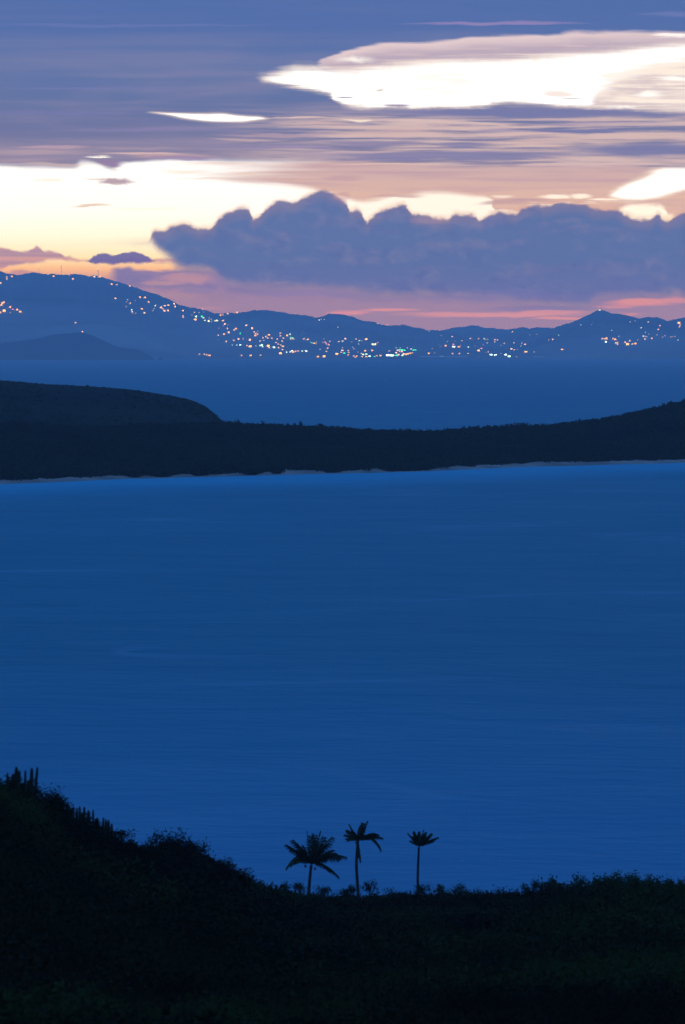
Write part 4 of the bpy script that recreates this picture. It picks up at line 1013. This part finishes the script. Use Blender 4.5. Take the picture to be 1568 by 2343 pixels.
def frond(root, base, tip, lift, depth, seed, mat='frond', leaf=0.62, n=30, stiff=0.5):
    """arching rachis with two rows of hanging leaflets, base and tip relative to the root"""
    r = np.random.default_rng(seed)
    p0 = np.array(base, float); p2 = np.array(tip, float) + np.array((0, depth, 0)); L_ = np.linalg.norm(p2 - p0)
    p1 = (p0 + p2) / 2 + np.array((0, 0, lift * L_)) + 0.12 * L_ * (p2 - p0) / L_ * (-1 if lift < 0 else 0)
    pts = bez(p0, p1, p2, 18)
    m = MB()
    m.tube(list(pts), list(np.linspace(0.030, 0.008, 18)), 4)
    tt = np.linspace(0.10, 1.0, n); fine = bez(p0, p1, p2, 200)
    side0 = np.cross(p2 - p0, (0, 0, 1.0)); side0 /= np.linalg.norm(side0) + 1e-9
    tw = r.uniform(-0.7, 0.7)
    for t_ in tt:
        i = int(min(t_, 0.995) * 199); c = fine[i]; tg = fine[min(i + 1, 199)] - fine[max(i - 1, 0)]; tg /= np.linalg.norm(tg) + 1e-9
        ll = leaf * (0.5 + 0.65 * math.sin(math.pi * min(t_ * 0.85 + 0.10, 1.0))) * r.uniform(0.8, 1.15) * min(1, L_ / 1.8)
        up = np.cross(side0, tg)
        for sgn in (-1, 1):
            sd = side0 * sgn * math.cos(tw) + up * math.sin(tw) * sgn
            d = tg * 0.75 + sd * 0.62 + np.array((0, 0, -0.32 * (1 - stiff) * 2 * r.uniform(0.6, 1.2)))
            d /= np.linalg.norm(d)
            w = 0.034 * np.cross(d, (0.3, 0.9, 0.2)); w *= 0.036 / (np.linalg.norm(w) + 1e-9)
            mid = c + d * ll * 0.5 + np.array((0, 0, 0.02)); e = c + d * ll + np.array((0, 0, -0.16 * ll))
            m.add([c - w * 0.5, c + w * 0.5, mid + w, mid - w], [(0, 1, 2, 3)]); m.add([mid - w, mid + w, e + w * 0.15, e - w * 0.15], [(0, 1, 2, 3)])
    return m.build('frond', M[mat], root)

def palm(c6pts, D, label, trunk_pts, rad, fronds, nuts, seed, dead=(), leaf=0.62):
    k = 0.28; X0, Y0 = 627.2, 1850.2
    w = lambda a, b: at(X0 + k * a, Y0 + k * b, D)
    cu, cv = c6pts
    crown = w(cu, cv)
    foot = w(*trunk_pts[-1]); gz = float(near_z(np.array([X0 + k * trunk_pts[-1][0]]), np.array([D]))[0]) - 0.3
    root = empty('palm_tree', (foot.x, D, gz)); tag(root, label, 'palm tree', 'palms above the near thicket')
    o0 = Vector((foot.x, D, gz))
    tp = [w(*p) - o0 for p in trunk_pts] + [Vector((0, 0, 0))]
    tp = [np.array(p) for p in tp]
    # resample the trunk smoothly
    P_ = []
    for i in range(len(tp) - 1):
        for s in np.linspace(0, 1, 6, endpoint=False): P_.append(tp[i] * (1 - s) + tp[i + 1] * s)
    P_.append(tp[-1]); n = len(P_)
    m = MB(); rr = [rad * (0.82 + 0.30 * (i / n) + (0.12 if i % 2 else 0) * 0.25) for i in range(n)]; rr[-1] = rad * 1.5
    m.tube(P_, rr, 10); m.build('trunk', M['trunk'], root, smooth=True)
    b0 = np.array(crown - o0)
    for i, (a, b, lift, depth) in enumerate(fronds):
        e = np.array(w(a, b) - o0)
        frond(root, b0 + rng.uniform(-.04, .04, 3), e, lift, depth, seed + i, 'frond', leaf, 34, 0.18)
    for i, (a, b, lift, depth) in enumerate(dead):
        e = np.array(w(a, b) - o0); frond(root, b0 - np.array((0, 0, 0.15)), e, lift, depth, seed + 90 + i, 'dryfrond', 0.4, 20, 0.1)
    for (a, b) in nuts:
        e = np.array(w(a, b) - o0) + np.array((0, -0.1, 0)); q = MB()
        q.tube([e + (0, 0, -0.13), e + (0, 0, -0.10), e, e + (0, 0, 0.10), e + (0, 0, 0.14)], [0.02, 0.07, 0.105, 0.07, 0.02], 8)
        q.build('coconut', M['nut'], root, smooth=True)
    return root

palm((305, 455), 424.0, 'full-crowned coconut palm, widest and leftmost of the three palms', [(305, 462), (298, 520), (290, 600), (286, 660)], 0.14,
     [(104, 478, 0.80, -0.3), (140, 460, 0.62, 0.5), (104, 300, 0.12, 0.5), (162, 252, 0.10, -0.6), (205, 330, 0.06, 0.9), (270, 188, 0.02, 0.2), (300, 215, 0.0, -0.9), (335, 225, 0.02, 0.9), (378, 185, 0.04, -0.3), (405, 240, 0.05, 0.6), (475, 240, 0.10, 0.4),
      (470, 330, 0.14, -0.9), (582, 395, 0.30, 0.3), (520, 545, 0.34, -0.2), (420, 410, 0.15, 1.4), (230, 400, 0.15, 1.3), (340, 320, 0.02, 1.6), (250, 300, 0.02, -1.3), (500, 370, 0.18, 0.9), (150, 330, 0.22, -0.2), (190, 290, 0.16, 0.4), (430, 290, 0.16, -0.3), (530, 400, 0.34, -0.6), (455, 505, 0.40, 0.5), (180, 430, 0.45, -0.7), (330, 250, 0.04, 0.3), (385, 275, 0.08, -0.8)],
     [(256, 470), (335, 490), (350, 458)], 1000)
palm((688, 258), 408.0, 'tallest palm, swept by the wind with drooping right fronds, middle of the three', [(686, 262), (681, 320), (675, 400), (674, 480), (680, 580), (688, 690), (692, 760)], 0.13,
     [(577, 215, 0.16, 0.2), (590, 240, 0.2, -0.5), (618, 132, 0.06, -0.3), (640, 175, 0.05, 0.7), (760, 110, 0.05, 0.2), (735, 145, 0.03, -0.6), (700, 165, 0.0, 0.8), (882, 240, 0.24, 0.2), (850, 205, 0.18, -0.5), (872, 335, 0.75, 0.0), (868, 318, 0.66, 0.25), (790, 220, 0.12, 0.8), (620, 245, 0.12, 0.9), (725, 125, 0.04, 0.5), (596, 180, 0.16, 0.4), (660, 190, 0.05, -0.4), (820, 205, 0.2, 0.3), (600, 262, 0.3, 0.3), (770, 240, 0.2, -0.7)],
     [(672, 275)], 2000, dead=[(706, 425, -0.02, -0.1), (690, 400, 0.0, 0.25)], leaf=0.42)
palm((1184, 306), 416.0, 'small slender palm with upright fan of fronds, rightmost of the three', [(1184, 312), (1182, 370), (1178, 450), (1175, 560), (1176, 650)], 0.11,
     [(1098, 205, 0.05, 0.2), (1112, 262, 0.08, -0.3), (1145, 188, 0.03, -0.3), (1160, 215, 0.02, 0.6), (1222, 178, 0.02, 0.1), (1205, 215, 0.02, -0.6), (1288, 208, 0.05, 0.3), (1262, 232, 0.05, -0.6), (1336, 236, 0.09, 0.0), (1250, 262, 0.06, 0.8), (1125, 235, 0.05, 0.8), (1185, 200, 0.0, 0.9), (1135, 225, 0.06, -0.5), (1240, 200, 0.05, 0.4), (1300, 262, 0.1, -0.4), (1165, 240, 0.03, 0.2)],
     [], 3000, leaf=0.34)

# ------------------------------------------------------------------ air
bm_v = []
x0, x1, y0, y1, z0, z1 = -18000.0, 18000.0, -4000.0, HAZE_FAR, -8.0, HAZE_TOP
m = MB(); m.box(((x0 + x1) / 2, (y0 + y1) / 2, (z0 + z1) / 2), (x1 - x0, y1 - y0, z1 - z0))
hm = bpy.data.materials.new('haze_air'); hm.use_nodes = True; t = hm.node_tree
for n in list(t.nodes): t.nodes.remove(n)
out = t.nodes.new('ShaderNodeOutputMaterial'); pv = t.nodes.new('ShaderNodeVolumePrincipled')
pv.inputs['Color'].default_value = (0.80, 0.86, 0.97, 1); pv.inputs['Density'].default_value = SIGMA; pv.inputs['Anisotropy'].default_value = 0.0
t.links.new(pv.outputs[0], out.inputs['Volume'])
o = m.build('haze', hm); tag(o, 'blue evening haze over the sound', 'haze', kind='stuff')

# ------------------------------------------------------------------ camera and render
cam = bpy.data.cameras.new('camera'); co = bpy.data.objects.new('camera', cam); link(co); sc.camera = co
co.location = (0, 0, HC); co.rotation_euler = (math.pi / 2 - PITCH, 0, 0)
cam.sensor_fit = 'VERTICAL'; cam.sensor_height = 36.0; cam.lens = FOC / 2343.0 * 36.0
cam.clip_start = 0.5; cam.clip_end = 120000.0
cam.dof.use_dof = True; cam.dof.focus_distance = 9000.0; cam.dof.aperture_fstop = 2.0
sc.view_settings.view_transform = 'Standard'; sc.view_settings.look = 'None'
sc.view_settings.exposure = EXPO; sc.view_settings.gamma = 1.0; sc.view_settings.use_curve_mapping = False
sc.render.engine = 'CYCLES'
cy = sc.cycles
cy.max_bounces = 4; cy.diffuse_bounces = 2; cy.glossy_bounces = 2; cy.transmission_bounces = 1; cy.transparent_max_bounces = 8; cy.volume_bounces = 0
cy.sample_clamp_indirect = 0.06
cy.use_denoising = True
sc.render.film_transparent = False
